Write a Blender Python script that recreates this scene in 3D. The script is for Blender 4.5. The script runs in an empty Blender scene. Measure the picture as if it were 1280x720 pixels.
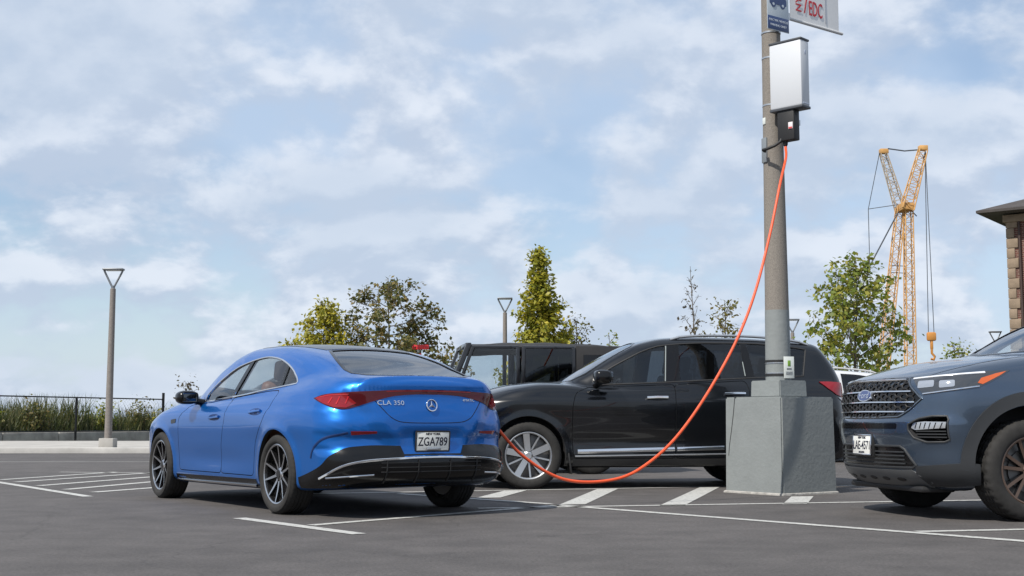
import bpy, bmesh, math, random
import numpy as np
from mathutils import Vector, Matrix, geometry

random.seed(7); RNG = np.random.default_rng(7)
scene = bpy.context.scene
COL = scene.collection
R = math.radians

# ---------------------------------------------------------------- camera
CAM_H, FPX, HOR = 0.762, 1590.0, 527.5          # metres, pixels at 1280 wide, horizon row
cam_data = bpy.data.cameras.new('camera'); cam = bpy.data.objects.new('camera', cam_data); COL.objects.link(cam)
cam_data.sensor_fit = 'HORIZONTAL'; cam_data.sensor_width = 36.0; cam_data.lens = 36.0 * FPX / 1280.0
cam_data.clip_start = 0.1; cam_data.clip_end = 20000
cam.location = (0, 0, CAM_H); cam.rotation_euler = (math.pi/2 + math.atan((HOR - 360) / FPX), 0, 0)
scene.camera = cam

# ---------------------------------------------------------------- sky with broken cloud, and the sun
SUN_EL, SUN_AZ = 50.0, 223.0                      # azimuth clockwise from +Y (the view direction)
def node(nt, kind, **kw):
    n = nt.nodes.new(kind)
    for k, v in kw.items():
        if k in n.inputs.keys(): n.inputs[k].default_value = v
        else: setattr(n, k, v)
    return n
world = bpy.data.worlds.new('World'); scene.world = world; world.use_nodes = True
nt = world.node_tree; nt.nodes.clear(); LK = nt.links.new
out = node(nt, 'ShaderNodeOutputWorld'); bg = node(nt, 'ShaderNodeBackground'); bg.inputs['Strength'].default_value = 0.120
sky = node(nt, 'ShaderNodeTexSky'); sky.sky_type = 'NISHITA'; sky.sun_disc = False
sky.sun_elevation = R(SUN_EL); sky.sun_rotation = R(SUN_AZ); sky.air_density = 1.0; sky.dust_density = 0.6; sky.ozone_density = 1.6
tc = node(nt, 'ShaderNodeTexCoord'); sep = node(nt, 'ShaderNodeSeparateXYZ'); LK(tc.outputs['Generated'], sep.inputs[0])
zc = node(nt, 'ShaderNodeMath', operation='MAXIMUM'); LK(sep.outputs['Z'], zc.inputs[0]); zc.inputs[1].default_value = 0.0
za = node(nt, 'ShaderNodeMath', operation='ADD'); LK(zc.outputs[0], za.inputs[0]); za.inputs[1].default_value = 0.48
dv = node(nt, 'ShaderNodeVectorMath', operation='DIVIDE'); cz = node(nt, 'ShaderNodeCombineXYZ')
for i in range(3): LK(za.outputs[0], cz.inputs[i])
LK(tc.outputs['Generated'], dv.inputs[0]); LK(cz.outputs[0], dv.inputs[1])
def cloud_noise(loc, scale, detail, rough, dist=0.0, k=1.0):
    m = node(nt, 'ShaderNodeMapping'); LK(dv.outputs[0], m.inputs[0]); m.inputs['Location'].default_value = loc; m.inputs['Scale'].default_value = (k, k, 0)
    n = node(nt, 'ShaderNodeTexNoise'); LK(m.outputs[0], n.inputs['Vector'])
    n.inputs['Scale'].default_value = scale; n.inputs['Detail'].default_value = detail; n.inputs['Roughness'].default_value = rough; n.inputs['Distortion'].default_value = dist
    return n.outputs['Fac']
def rng(s, lo, hi, a=0.0, b=1.0, mode='SMOOTHSTEP'):
    r = node(nt, 'ShaderNodeMapRange'); r.interpolation_type = mode; LK(s, r.inputs['Value'])
    for k, v in (('From Min', lo), ('From Max', hi), ('To Min', a), ('To Max', b)): r.inputs[k].default_value = v
    return r.outputs[0]
def mth(op, a, b):
    m = node(nt, 'ShaderNodeMath', operation=op)
    for i, s in enumerate((a, b)):
        if hasattr(s, 'is_linked'): LK(s, m.inputs[i])
        else: m.inputs[i].default_value = s
    return m.outputs[0]
def mixc(a, b, f):
    m = node(nt, 'ShaderNodeMix', data_type='RGBA')
    for src, k in ((f, 0), (a, 6), (b, 7)):
        if hasattr(src, 'is_linked'): LK(src, m.inputs[k])
        else: m.inputs[k].default_value = src
    return m.outputs[2]
VEIL = rng(cloud_noise((10.90, -10.90, 0), 1.9, 5, .5, .15), .29, .58)                  # thin high sheet
PUFF_L = (15.50, 16.40, 0); pa = cloud_noise(PUFF_L, 4.6, 9, .54, .1); pb = cloud_noise(PUFF_L, 4.6, 9, .54, .1, .97)   # cumulus, and the same field one step higher
PUFF = rng(pa, .375, .53)
LITE = rng(mth('SUBTRACT', pa, pb), -.06, .09)                                     # bright tops, grey bellies
GREY = rng(cloud_noise((1.3, 9.4, 0), 3.0, 4, .5), .40, .64)
HAZE = rng(sep.outputs['Z'], .20, .0)
col = mixc(sky.outputs[0], (4.45, 5.45, 6.9, 1), mth('MULTIPLY', VEIL, .70))
col = mixc(col, (4.5, 5.4, 6.6, 1), mth('MULTIPLY', HAZE, .70))
puffc = mixc((4.0, 4.7, 5.85, 1), (6.1, 6.55, 7.3, 1), LITE)
puffc = mixc(puffc, (4.25, 5.0, 6.1, 1), mth('MULTIPLY', GREY, .62))
col = mixc(col, puffc, mth('MULTIPLY', PUFF, .88))
LK(col, bg.inputs['Color']); LK(bg.outputs[0], out.inputs['Surface'])

sl = bpy.data.lights.new('sun', 'SUN'); sl.energy = 5.0; sl.angle = R(0.6); sl.color = (1.0, .945, .86)
sun = bpy.data.objects.new('sun', sl); COL.objects.link(sun)
sd = Vector((math.sin(R(SUN_AZ)) * math.cos(R(SUN_EL)), math.cos(R(SUN_AZ)) * math.cos(R(SUN_EL)), math.sin(R(SUN_EL))))
sun.rotation_euler = sd.to_track_quat('Z', 'Y').to_euler(); sun.location = sd * 60
vs = scene.view_settings; vs.view_transform = 'Standard'; vs.look = 'None'; vs.exposure = 0.12; vs.gamma = 1.0; vs.use_curve_mapping = False
# ---------------------------------------------------------------- numeric shape kit
def spl(pts):
    """monotone cubic through (x, y) knots, flat extrapolation, vectorised"""
    pts = sorted(pts); X = np.array([p[0] for p in pts], float); Y = np.array([p[1] for p in pts], float)
    h = np.diff(X); d = np.diff(Y) / h; m = np.zeros_like(Y)
    m[0], m[-1] = d[0], d[-1]
    for i in range(1, len(X) - 1):
        if d[i-1] * d[i] > 0:
            w1, w2 = 2*h[i] + h[i-1], h[i] + 2*h[i-1]
            m[i] = (w1 + w2) / (w1/d[i-1] + w2/d[i])
    def f(q):
        q = np.clip(np.asarray(q, float), X[0], X[-1]); i = np.clip(np.searchsorted(X, q) - 1, 0, len(X) - 2)
        t = (q - X[i]) / h[i]; t2 = t*t; t3 = t2*t
        return (2*t3-3*t2+1)*Y[i] + (t3-2*t2+t)*h[i]*m[i] + (-2*t3+3*t2)*Y[i+1] + (t3-t2)*h[i]*m[i+1]
    return f
def smax(a, b, k):
    h = np.maximum(k - np.abs(a - b), 0.0) / k
    return np.maximum(a, b) + h*h*k*0.25
def smin(a, b, k): return -smax(-a, -b, k)
def sstep(a, b, x):
    t = np.clip((x - a) / (b - a), 0, 1); return t*t*(3 - 2*t)
def nslope(f, x, e=0.01):
    s = (f(x + e) - f(x - e)) / (2*e); return 1/np.sqrt(1 + s*s)

def body_field(P):
    """implicit car body (negative inside) from a table of profile splines"""
    XR, XF, ZT, ZB, WZ, WX, ZR, WB = (spl(P[k]) for k in ('XR', 'XF', 'ZT', 'ZB', 'WZ', 'WX', 'ZR', 'WB'))
    hw = P['hw']
    def F(x, y, z):
        ay = np.abs(y); ny = np.minimum(ay / hw, 1.3)
        xr = XR(z) + P['bowR'] * ny**P['powR']; xf = XF(z) - P['bowF'] * ny**P['powF']
        crown = np.where(x > P['xmid'], P['crownF'], P['crownB']) * ny**2
        W = WZ(z) * WX(x)
        for (cx, cz, r0, amp, wid) in P['flare']:
            r = np.hypot(x - cx, z - cz)
            W = W + amp * np.exp(-((r - r0) / wid)**2)
        for (cx, sx, cz, sz, amp) in P['bump']:
            W = W + amp * np.exp(-((x - cx) / sx)**2 - ((z - cz) / sz)**2)
        side = ay - W
        L = smax(side, (xr - x) * nslope(XR, z), P['kR']); L = smax(L, (x - xf) * nslope(XF, z), P['kF'])
        L = smax(L, (z - (ZT(x) - crown)) * nslope(ZT, x), P['kT']); L = smax(L, ZB(x) - z, 0.05)
        for fn in P.get('extra', []): L = fn(L, x, ay, z)
        zr = ZR(x) - P['crownG'] * ay**2
        dz = z - P['zbelt']; G = smax(ay - (WB(x) - P['tum'] * np.maximum(dz, 0) + .7 * np.minimum(dz + .03, 0)), (z - zr) * nslope(ZR, x), P['kG'])
        if 'gx' in P:                       # near-vertical tailgate of the cabin
            G = smax(G, (P['gx'](z) + P['gxbow'] * ny**2.5 - x) * 0.9, 0.10)
        G = np.maximum(G, P['zbelt'] - .45 - z)
        k = P['kB'] + P.get('kB2', 0.0) * sstep(P.get('kx', (1, 0))[0], P.get('kx', (1, 0))[1], x)
        return smin(L, G, k)
    return F
def root_along(F, o, d, tmax, n=46):
    """F<0 at o, >0 at o+tmax*d: bisect"""
    lo = np.zeros(len(o)); hi = np.full(len(o), tmax)
    for _ in range(n):
        m = (lo + hi) / 2; q = o + d * m[:, None]
        ins = F(q[:, 0], q[:, 1], q[:, 2]) < 0
        lo = np.where(ins, m, lo); hi = np.where(ins, hi, m)
    return o + d * ((lo + hi) / 2)[:, None]
def first_hit(F, o, d, tmax, step=0.01):
    """march from outside until F<0, refine"""
    n = len(o); t = np.full(n, np.nan); cur = np.zeros(n); done = np.zeros(n, bool)
    for s in np.arange(0, tmax, step):
        q = o + d * s; ins = F(q[:, 0], q[:, 1], q[:, 2]) < 0
        new = ins & ~done; t[new] = s; done |= new
        if done.all(): break
    hi = t.copy(); lo = t - step
    for _ in range(22):
        m = (lo + hi) / 2; q = o + d * m[:, None]; ins = F(q[:, 0], q[:, 1], q[:, 2]) < 0
        hi = np.where(ins, m, hi); lo = np.where(ins, lo, m)
    return o + d * hi[:, None]
def grad(F, p, e=0.004):
    g = np.stack([F(p[:, 0]+e, p[:, 1], p[:, 2]) - F(p[:, 0]-e, p[:, 1], p[:, 2]),
                  F(p[:, 0], p[:, 1]+e, p[:, 2]) - F(p[:, 0], p[:, 1]-e, p[:, 2]),
                  F(p[:, 0], p[:, 1], p[:, 2]+e) - F(p[:, 0], p[:, 1], p[:, 2]-e)], 1)
    return g / np.maximum(np.linalg.norm(g, axis=1, keepdims=True), 1e-9)
def capsule_grid(F, x0, x1, zc, ds=0.018, ncap=80, nphi=170):
    """closed quad mesh: rays leave a spine, fan out at its ends"""
    a = np.linspace(0, math.pi/2, ncap + 1)[1:]
    rows = [(x0, -math.cos(t), math.sin(t)) for t in a]
    rows += [(x, 0.0, 1.0) for x in np.linspace(x0, x1, max(2, int((x1 - x0) / ds)))[1:-1]]
    rows += [(x1, math.cos(t), math.sin(t)) for t in a[::-1]]
    ph = np.arange(nphi) * 2*math.pi / nphi + math.pi / nphi
    O, D = [], []
    for (x, dx, dr) in rows:
        O.append(np.tile([x, 0, zc], (nphi, 1))); D.append(np.stack([np.full(nphi, dx), dr*np.cos(ph), dr*np.sin(ph)], 1))
    O = np.concatenate(O + [[[x0, 0, zc], [x1, 0, zc]]]); D = np.concatenate(D + [[[-1, 0, 0], [1, 0, 0]]])
    V = root_along(F, O, D, 4.0)
    R = len(rows); idx = np.arange(R * nphi).reshape(R, nphi); nx = np.roll(idx, -1, axis=1)
    q = np.stack([idx[:-1], nx[:-1], nx[1:], idx[1:]], -1).reshape(-1, 4)
    faces = [tuple(int(v) for v in f) for f in q]
    A, B = R * nphi, R * nphi + 1
    faces += [(A, int(nx[0, j]), int(idx[0, j])) for j in range(nphi)] + [(B, int(idx[-1, j]), int(nx[-1, j])) for j in range(nphi)]
    return V, faces

# the blue fastback saloon: x forward from the rear axle, z up from the ground
SALOON = dict(hw=.93, xmid=1.0, bowR=.26, powR=2.7, bowF=.45, powF=2.6, crownF=.055, crownB=.045, kR=.16, kF=.16, kT=.11,
  XR=[(.15,-.60),(.22,-.86),(.30,-1.0),(.38,-1.05),(.48,-1.055),(.53,-1.03),(.57,-1.0),(.63,-.995),(.70,-1.02),(.74,-1.02),(.84,-.985),(.93,-.955),(1.0,-.948),(1.04,-.957),(1.08,-.972),(1.12,-.972)],
  XF=[(.15,3.45),(.22,3.62),(.35,3.69),(.5,3.71),(.65,3.70),(.75,3.64),(.85,3.45),(.95,3.2)],
  ZT=[(-1.05,1.06),(-.98,1.085),(-.85,1.108),(-.6,1.115),(-.37,1.11),(.1,1.075),(.6,1.045),(1.2,1.02),(1.74,1.0),(2.2,1.01),(2.6,.985),(3.0,.935),(3.3,.875),(3.55,.80),(3.75,.70)],
  ZB=[(-1.05,.27),(-.6,.22),(-.3,.20),(0,.19),(3.2,.17),(3.7,.2)],
  WZ=[(.17,.79),(.22,.865),(.27,.885),(.35,.893),(.48,.900),(.60,.907),(.72,.914),(.80,.914),(.845,.911),(.875,.897),(.93,.879),(1.0,.85),(1.10,.79)],
  WX=[(-1.05,.90),(-.8,.945),(-.4,.985),(0,1.0),(.8,.995),(1.4,.992),(2.2,.992),(2.8,.985),(3.1,.965),(3.4,.92),(3.7,.84)],
  flare=[(0,.335,.37,.010,.05),(2.79,.335,.37,.010,.05)],
  bump=[(0.0,.55,.74,.11,.012),(2.75,.45,.72,.12,.008),(1.4,.9,.42,.10,-.012),(-1.0,.42,1.06,.19,-.055)],
  ZR=[(-1.02,.2),(-.96,.80),(-.90,1.06),(-.78,1.12),(-.5,1.235),(-.2,1.335),(.1,1.405),(.4,1.448),(.8,1.472),(1.15,1.472),(1.45,1.435),(1.8,1.32),(2.1,1.175),(2.4,1.02),(2.7,.80),(2.9,.2)],
  WB=[(-1.0,.60),(-.7,.685),(-.4,.745),(0,.80),(.5,.828),(1.2,.83),(1.7,.80),(2.1,.735),(2.5,.64)],
  crownG=.10, tum=.50, zbelt=1.02, kG=.11, kB=.05, kB2=.10, kx=(.25,-.6),
  extra=[lambda L, x, ay, z: L + .032 * sstep(.34, .22, ay) * sstep(.47, .54, z) * sstep(.73, .66, z) * sstep(-.7, -.85, x)])

# the black family SUV beside the charger
SUV = dict(hw=.98, xmid=1.0, bowR=.22, powR=2.8, bowF=.50, powF=2.5, crownF=.06, crownB=.02, kR=.14, kF=.16, kT=.10,
  XR=[(.18,-.75),(.28,-1.0),(.45,-1.11),(.62,-1.13),(.72,-1.10),(.85,-1.05),(1.0,-1.03),(1.2,-1.0),(1.4,-.9)],
  XF=[(.18,3.55),(.3,3.76),(.5,3.85),(.7,3.87),(.85,3.85),(1.0,3.74),(1.1,3.58),(1.25,3.25)],
  ZT=[(-1.2,1.20),(-.5,1.25),(.4,1.24),(1.2,1.215),(2.0,1.20),(2.4,1.235),(2.7,1.245),(3.0,1.215),(3.3,1.155),(3.6,1.06),(3.8,.94),(3.9,.8)],
  ZB=[(-1.1,.34),(-.6,.28),(0,.25),(3.2,.24),(3.8,.24)],
  WZ=[(.2,.88),(.27,.93),(.36,.950),(.5,.952),(.65,.958),(.8,.966),(.93,.974),(1.0,.973),(1.035,.958),(1.13,.938),(1.25,.90)],
  WX=[(-1.14,.90),(-.6,.97),(0,1.0),(2,1.0),(2.9,.99),(3.3,.955),(3.6,.90),(3.87,.80)],
  flare=[(0,.385,.44,.016,.055),(2.9,.385,.44,.016,.055)], bump=[(1.45,1.0,.54,.09,-.022),(2.9,.5,.98,.12,.010)],
  ZR=[(-1.3,1.64),(-.8,1.71),(-.4,1.755),(.2,1.79),(.8,1.80),(1.2,1.785),(1.5,1.73),(1.8,1.60),(2.1,1.43),(2.45,1.23),(2.7,1.06),(2.95,.3)],
  WB=[(-1.2,.80),(-.5,.865),(.3,.89),(1.5,.885),(2.0,.835),(2.5,.74)],
  gx=spl([(1.0,-.98),(1.2,-.99),(1.4,-.92),(1.6,-.80),(1.72,-.74),(1.85,-.70)]), gxbow=.16,
  crownG=.09, tum=.36, zbelt=1.2, kG=.12, kB=.05)
# the slate blue SUV seen from the front
SUV2 = dict(hw=1.0, xmid=1.0, bowR=.2, powR=2.8, bowF=.34, powF=2.8, crownF=.055, crownB=.02, kR=.14, kF=.13, kT=.09,
  XR=[(.2,-.7),(.3,-.95),(.5,-1.05),(.65,-1.07),(.8,-1.0),(1.2,-.98),(1.4,-.9)],
  XF=[(.2,3.67),(.27,3.79),(.35,3.88),(.45,3.91),(.56,3.92),(.68,3.945),(.76,3.945),(.82,3.915),(.95,3.905),(1.05,3.885),(1.12,3.83),(1.2,3.68),(1.3,3.4)],
  ZT=[(-1.1,1.22),(.5,1.22),(1.8,1.215),(2.3,1.28),(2.6,1.325),(2.9,1.315),(3.3,1.27),(3.6,1.205),(3.76,1.165),(3.87,1.11),(3.96,.95)],
  ZB=[(-1.1,.34),(-.6,.28),(0,.26),(3.2,.25),(3.6,.22),(3.95,.27)],
  WZ=[(.22,.86),(.3,.935),(.4,.965),(.55,.972),(.7,.982),(.85,.988),(.95,.985),(1.05,.97),(1.15,.945),(1.3,.89)],
  WX=[(-1.1,.9),(-.6,.97),(0,1.0),(2,1.0),(2.9,.995),(3.3,.975),(3.6,.945),(3.8,.91),(3.98,.86)],
  flare=[(0,.39,.45,.012,.06),(3.025,.39,.45,.012,.06)], bump=[(1.5,1.0,.55,.12,-.014),(3.05,.5,.95,.14,.010)],
  ZR=[(-1.3,1.62),(-.8,1.70),(-.3,1.75),(.5,1.79),(1.0,1.795),(1.5,1.775),(1.8,1.73),(2.1,1.635),(2.4,1.49),(2.7,1.315),(2.9,1.16),(3.1,.3)],
  WB=[(-1.2,.80),(-.5,.87),(.3,.90),(1.5,.895),(2.1,.86),(2.7,.77)],
  gx=spl([(1.0,-.96),(1.3,-.92),(1.5,-.84),(1.7,-.74),(1.85,-.68)]), gxbow=.16,
  crownG=.08, tum=.36, zbelt=1.22, kG=.11, kB=.045)
# ---------------------------------------------------------------- materials
M = {}
def mat(name, col, rough=.5, metal=0.0, coat=0.0, spec=.5, var=0.0, vscale=8.0, bump=0.0, bscale=60.0, emit=None, tint2=None, coord='Object', trans=0.0, ior=1.45, rvar=0.0):
    if name in M: return M[name]
    m = bpy.data.materials.new(name); m.use_nodes = True; M[name] = m; t = m.node_tree; L = t.links.new
    b = t.nodes['Principled BSDF']; c = tuple(col) + (1,)
    b.inputs['Base Color'].default_value = c; b.inputs['Roughness'].default_value = rough; b.inputs['Metallic'].default_value = metal
    b.inputs['Coat Weight'].default_value = coat; b.inputs['Coat Roughness'].default_value = .04
    b.inputs['Specular IOR Level'].default_value = spec; b.inputs['Transmission Weight'].default_value = trans; b.inputs['IOR'].default_value = ior
    if emit: b.inputs['Emission Color'].default_value = tuple(emit[:3]) + (1,); b.inputs['Emission Strength'].default_value = emit[3]
    if var or bump or rvar:
        tcn = node(t, 'ShaderNodeTexCoord'); nz = node(t, 'ShaderNodeTexNoise'); L(tcn.outputs[coord], nz.inputs['Vector'])
        nz.inputs['Scale'].default_value = vscale; nz.inputs['Detail'].default_value = 6; nz.inputs['Roughness'].default_value = .62
        if var:
            rp = node(t, 'ShaderNodeMapRange'); L(nz.outputs['Fac'], rp.inputs['Value']); rp.inputs['From Min'].default_value = .3; rp.inputs['From Max'].default_value = .7
            mx = node(t, 'ShaderNodeMix', data_type='RGBA'); L(rp.outputs[0], mx.inputs[0])
            a = tuple(v * (1 - var) for v in col) + (1,); d = (tuple(tint2) if tint2 else tuple(min(1, v * (1 + var)) for v in col)) + (1,)
            mx.inputs[6].default_value = a; mx.inputs[7].default_value = d; L(mx.outputs[2], b.inputs['Base Color'])
        if rvar:
            rr = node(t, 'ShaderNodeMapRange'); L(nz.outputs['Fac'], rr.inputs['Value']); rr.inputs['From Min'].default_value = .3; rr.inputs['From Max'].default_value = .7
            rr.inputs['To Min'].default_value = max(0, rough - rvar); rr.inputs['To Max'].default_value = rough + rvar; L(rr.outputs[0], b.inputs['Roughness'])
        if bump:
            n2 = node(t, 'ShaderNodeTexNoise'); L(tcn.outputs[coord], n2.inputs['Vector']); n2.inputs['Scale'].default_value = bscale; n2.inputs['Detail'].default_value = 4
            bp = node(t, 'ShaderNodeBump'); bp.inputs['Strength'].default_value = bump; bp.inputs['Distance'].default_value = .01
            L(n2.outputs['Fac'], bp.inputs['Height']); L(bp.outputs[0], b.inputs['Normal'])
    return m
def glass_mat(name, tint, refl_rough=.01):
    if name in M: return M[name]
    m = bpy.data.materials.new(name); m.use_nodes = True; M[name] = m; t = m.node_tree; L = t.links.new; t.nodes.clear()
    o = node(t, 'ShaderNodeOutputMaterial'); tr = node(t, 'ShaderNodeBsdfTransparent'); tr.inputs['Color'].default_value = tuple(tint) + (1,)
    gl = node(t, 'ShaderNodeBsdfGlossy'); gl.inputs['Roughness'].default_value = refl_rough; gl.inputs['Color'].default_value = (.95, .97, 1, 1)
    lw = node(t, 'ShaderNodeLayerWeight'); lw.inputs['Blend'].default_value = .5; pw = node(t, 'ShaderNodeMath', operation='POWER'); L(lw.outputs['Facing'], pw.inputs[0]); pw.inputs[1].default_value = 4.0
    mr = node(t, 'ShaderNodeMapRange'); L(pw.outputs[0], mr.inputs['Value']); mr.inputs['To Min'].default_value = .055; mr.inputs['To Max'].default_value = .95
    ge = node(t, 'ShaderNodeNewGeometry'); iv = node(t, 'ShaderNodeMath', operation='SUBTRACT'); iv.inputs[0].default_value = 1.0; L(ge.outputs['Backfacing'], iv.inputs[1])
    fm = node(t, 'ShaderNodeMath', operation='MULTIPLY'); L(mr.outputs[0], fm.inputs[0]); L(iv.outputs[0], fm.inputs[1]); mx = node(t, 'ShaderNodeMixShader')      # one reflection per pane, from its outer face
    L(fm.outputs[0], mx.inputs[0]); L(tr.outputs[0], mx.inputs[1]); L(gl.outputs[0], mx.inputs[2]); L(mx.outputs[0], o.inputs['Surface'])
    return m
def paint(name, col, metal=.35, rough=.32, dust=.0, cw=.9, cior=1.45):
    m = mat(name, col, rough, metal, cw, .5, bump=0)
    t = m.node_tree; L = t.links.new; b = t.nodes['Principled BSDF']; b.inputs['Coat IOR'].default_value = cior
    tcn = node(t, 'ShaderNodeTexCoord'); nz = node(t, 'ShaderNodeTexNoise'); L(tcn.outputs['Object'], nz.inputs['Vector'])
    nz.inputs['Scale'].default_value = 2.6; nz.inputs['Detail'].default_value = 5
    rr = node(t, 'ShaderNodeMapRange'); L(nz.outputs['Fac'], rr.inputs['Value']); rr.inputs['From Min'].default_value = .35; rr.inputs['From Max'].default_value = .7
    rr.inputs['To Min'].default_value = .005; rr.inputs['To Max'].default_value = .02 + dust; L(rr.outputs[0], b.inputs['Coat Roughness'])
    if dust:
        # road dust: thicker low on the doors, in smears
        sp = node(t, 'ShaderNodeSeparateXYZ'); L(tcn.outputs['Object'], sp.inputs[0])
        n3 = node(t, 'ShaderNodeTexNoise'); L(tcn.outputs['Object'], n3.inputs['Vector']); n3.inputs['Scale'].default_value = 5; n3.inputs['Detail'].default_value = 8
        zr = node(t, 'ShaderNodeMapRange'); L(sp.outputs['Z'], zr.inputs['Value']); zr.inputs['From Min'].default_value = .95; zr.inputs['From Max'].default_value = .25
        ml = node(t, 'ShaderNodeMath', operation='MULTIPLY'); L(zr.outputs[0], ml.inputs[0]); L(n3.outputs['Fac'], ml.inputs[1])
        mm = node(t, 'ShaderNodeMath', operation='MULTIPLY'); L(ml.outputs[0], mm.inputs[0]); mm.inputs[1].default_value = dust * 2
        mx = node(t, 'ShaderNodeMix', data_type='RGBA'); L(mm.outputs[0], mx.inputs[0]); mx.inputs[6].default_value = tuple(col) + (1,); mx.inputs[7].default_value = (.16, .14, .12, 1)
        L(mx.outputs[2], b.inputs['Base Color'])
    return m
BLACKGLOSS = mat('gloss_black', (.004, .004, .0045), .22, 0, .25, .35)
BLACKTRIM = mat('black_plastic', (.018, .018, .019), .55, bump=.15, bscale=400)
CHROME = mat('chrome', (.75, .76, .78), .12, 1.0)
SILVER = mat('silver_alloy', (.50, .51, .52), .32, .85)
DARKGAP = mat('dark_gap', (.004, .004, .004), .9)
RUBBER = mat('tyre_rubber', (.021, .020, .019), .82, var=.3, vscale=14, bump=.2, bscale=220)
CABIN = mat('cabin_trim', (.02, .02, .022), .7)
GLASS = glass_mat('clear_car_glass', (.86, .89, .89))
GLASSDARK = glass_mat('privacy_glass', (.32, .34, .36))
REDLENS = mat('red_lens', (.22, .002, .006), .08, 0, .7)
REDDARK = mat('smoked_red_lens', (.065, .002, .005), .10, 0, .35, .3)
ORANGELENS = mat('amber_lens', (.55, .10, .015), .10, 0, 1.0)
CLEARLENS = mat('headlamp_lens', (.32, .35, .40), .06, .35, 1.0)
LAMPWHITE = mat('lamp_white', (.75, .77, .80), .18, .3, .5)
PLATEWHITE = mat('plate_white', (.72, .72, .68), .4, coat=.2)
INK = mat('plate_ink', (.012, .014, .03), .5)

# ---------------------------------------------------------------- objects
def link(o): COL.objects.link(o); return o
def obj(name, me, parent=None, m=None, label=None, cat=None, group=None, kind=None):
    o = link(bpy.data.objects.new(name, me))
    if m is not None and me is not None:
        me.materials.clear()
        for q in (m if isinstance(m, (list, tuple)) else [m]): me.materials.append(q)
    if parent is not None: o.parent = parent
    return tag(o, label, cat, group, kind)
def tag(o, label=None, cat=None, group=None, kind=None):
    if label: o['label'] = label
    if cat: o['category'] = cat
    if group: o['group'] = group
    if kind: o['kind'] = kind
    return o
def thing(name, label, cat, loc=(0, 0, 0), rz=0, group=None):
    o = link(bpy.data.objects.new(name, None)); o.empty_display_size = .2; o.location = loc; o.rotation_euler = (0, 0, rz)
    return tag(o, label, cat, group)
def copy_tree(o, parent=None):
    c = o.copy(); COL.objects.link(c); c.parent = parent
    for ch in [k for k in o.children]: copy_tree(ch, c)
    return c
def smooth(me, ang=34):
    me.polygons.foreach_set('use_smooth', [True] * len(me.polygons)); me.set_sharp_from_angle(angle=R(ang)); me.update(); return me
def mesh(V, faces, name='m', sm=34):
    me = bpy.data.meshes.new(name); me.from_pydata([tuple(map(float, v)) for v in V], [], faces); me.validate()
    if sm: smooth(me, sm)
    return me
def bm_mesh(bm, name='m', sm=34, norm=True):
    if norm: bmesh.ops.recalc_face_normals(bm, faces=bm.faces[:])
    me = bpy.data.meshes.new(name); bm.to_mesh(me); bm.free()
    if sm: smooth(me, sm)
    return me
def box(bm, c, s, rot=None, bev=0.0):
    mtx = Matrix.Translation(c) @ (rot.to_4x4() if rot is not None else Matrix.Identity(4)) @ Matrix.Diagonal((s[0], s[1], s[2], 1))
    r = bmesh.ops.create_cube(bm, size=1.0, matrix=mtx)
    if bev:
        es = list({e for v in r['verts'] for e in v.link_edges}); bmesh.ops.bevel(bm, geom=es, offset=bev, segments=2, affect='EDGES', profile=.5)
def tube(bm, pts, rad, n=8, cap=True):
    pts = [Vector(p) for p in pts]; rad = rad if isinstance(rad, (list, tuple)) else [rad] * len(pts)
    rings = []; up = None
    for i, p in enumerate(pts):
        t = (pts[min(i+1, len(pts)-1)] - pts[max(i-1, 0)]).normalized()
        if up is None: up = t.orthogonal().normalized()
        up = (up - t * up.dot(t)).normalized(); w = t.cross(up)
        rings.append([bm.verts.new(p + (up * math.cos(a) + w * math.sin(a)) * rad[i]) for a in [2*math.pi*k/n for k in range(n)]])
    for a, b in zip(rings[:-1], rings[1:]):
        for k in range(n): bm.faces.new((a[k], a[(k+1) % n], b[(k+1) % n], b[k]))
    if cap: bm.faces.new(rings[0][::-1]); bm.faces.new(rings[-1])
def lathe(bm, prof, n=48, axis='Y', closed=True, mod=None):
    """prof: (radius, along-axis); mod(i_profile, k_segment) -> radius offset"""
    rings = []
    for i, (r, h) in enumerate(prof):
        ring = []
        for k in range(n):
            a = 2*math.pi*k/n; rr = r + (mod(i, k) if mod else 0)
            p = (rr*math.cos(a), h, rr*math.sin(a)) if axis == 'Y' else (rr*math.cos(a), rr*math.sin(a), h)
            ring.append(bm.verts.new(p))
        rings.append(ring)
    prs = list(zip(rings[:-1], rings[1:])) + ([(rings[-1], rings[0])] if closed else [])
    for a, b in prs:
        for k in range(n): bm.faces.new((a[k], a[(k+1) % n], b[(k+1) % n], b[k]))
    return rings
def rounded(poly, r, seg=4):
    """round the corners of a closed 2-D polygon"""
    out = []; n = len(poly)
    for i in range(n):
        p0, p, p1 = (np.array(poly[(i+k) % n], float) for k in (-1, 0, 1))
        a, b = p0 - p, p1 - p; la, lb = np.linalg.norm(a), np.linalg.norm(b); d = min(r, la*.45, lb*.45)
        s, e = p + a/la*d, p + b/lb*d
        for t in np.linspace(0, 1, seg + 1): out.append(tuple((1-t)**2*s + 2*t*(1-t)*p + t*t*e))
    return out
def curve2(pts, n=8):
    """open Catmull-Rom through 2-D points"""
    P = [np.array(p, float) for p in pts]; P = [2*P[0]-P[1]] + P + [2*P[-1]-P[-2]]; out = []
    for i in range(1, len(P) - 2):
        for t in np.linspace(0, 1, n, endpoint=False):
            out.append(tuple(.5*((2*P[i]) + (-P[i-1]+P[i+1])*t + (2*P[i-1]-5*P[i]+4*P[i+1]-P[i+2])*t*t + (-P[i-1]+3*P[i]-3*P[i+1]+P[i+2])*t**3)))
    return out + [tuple(P[-2])]
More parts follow.
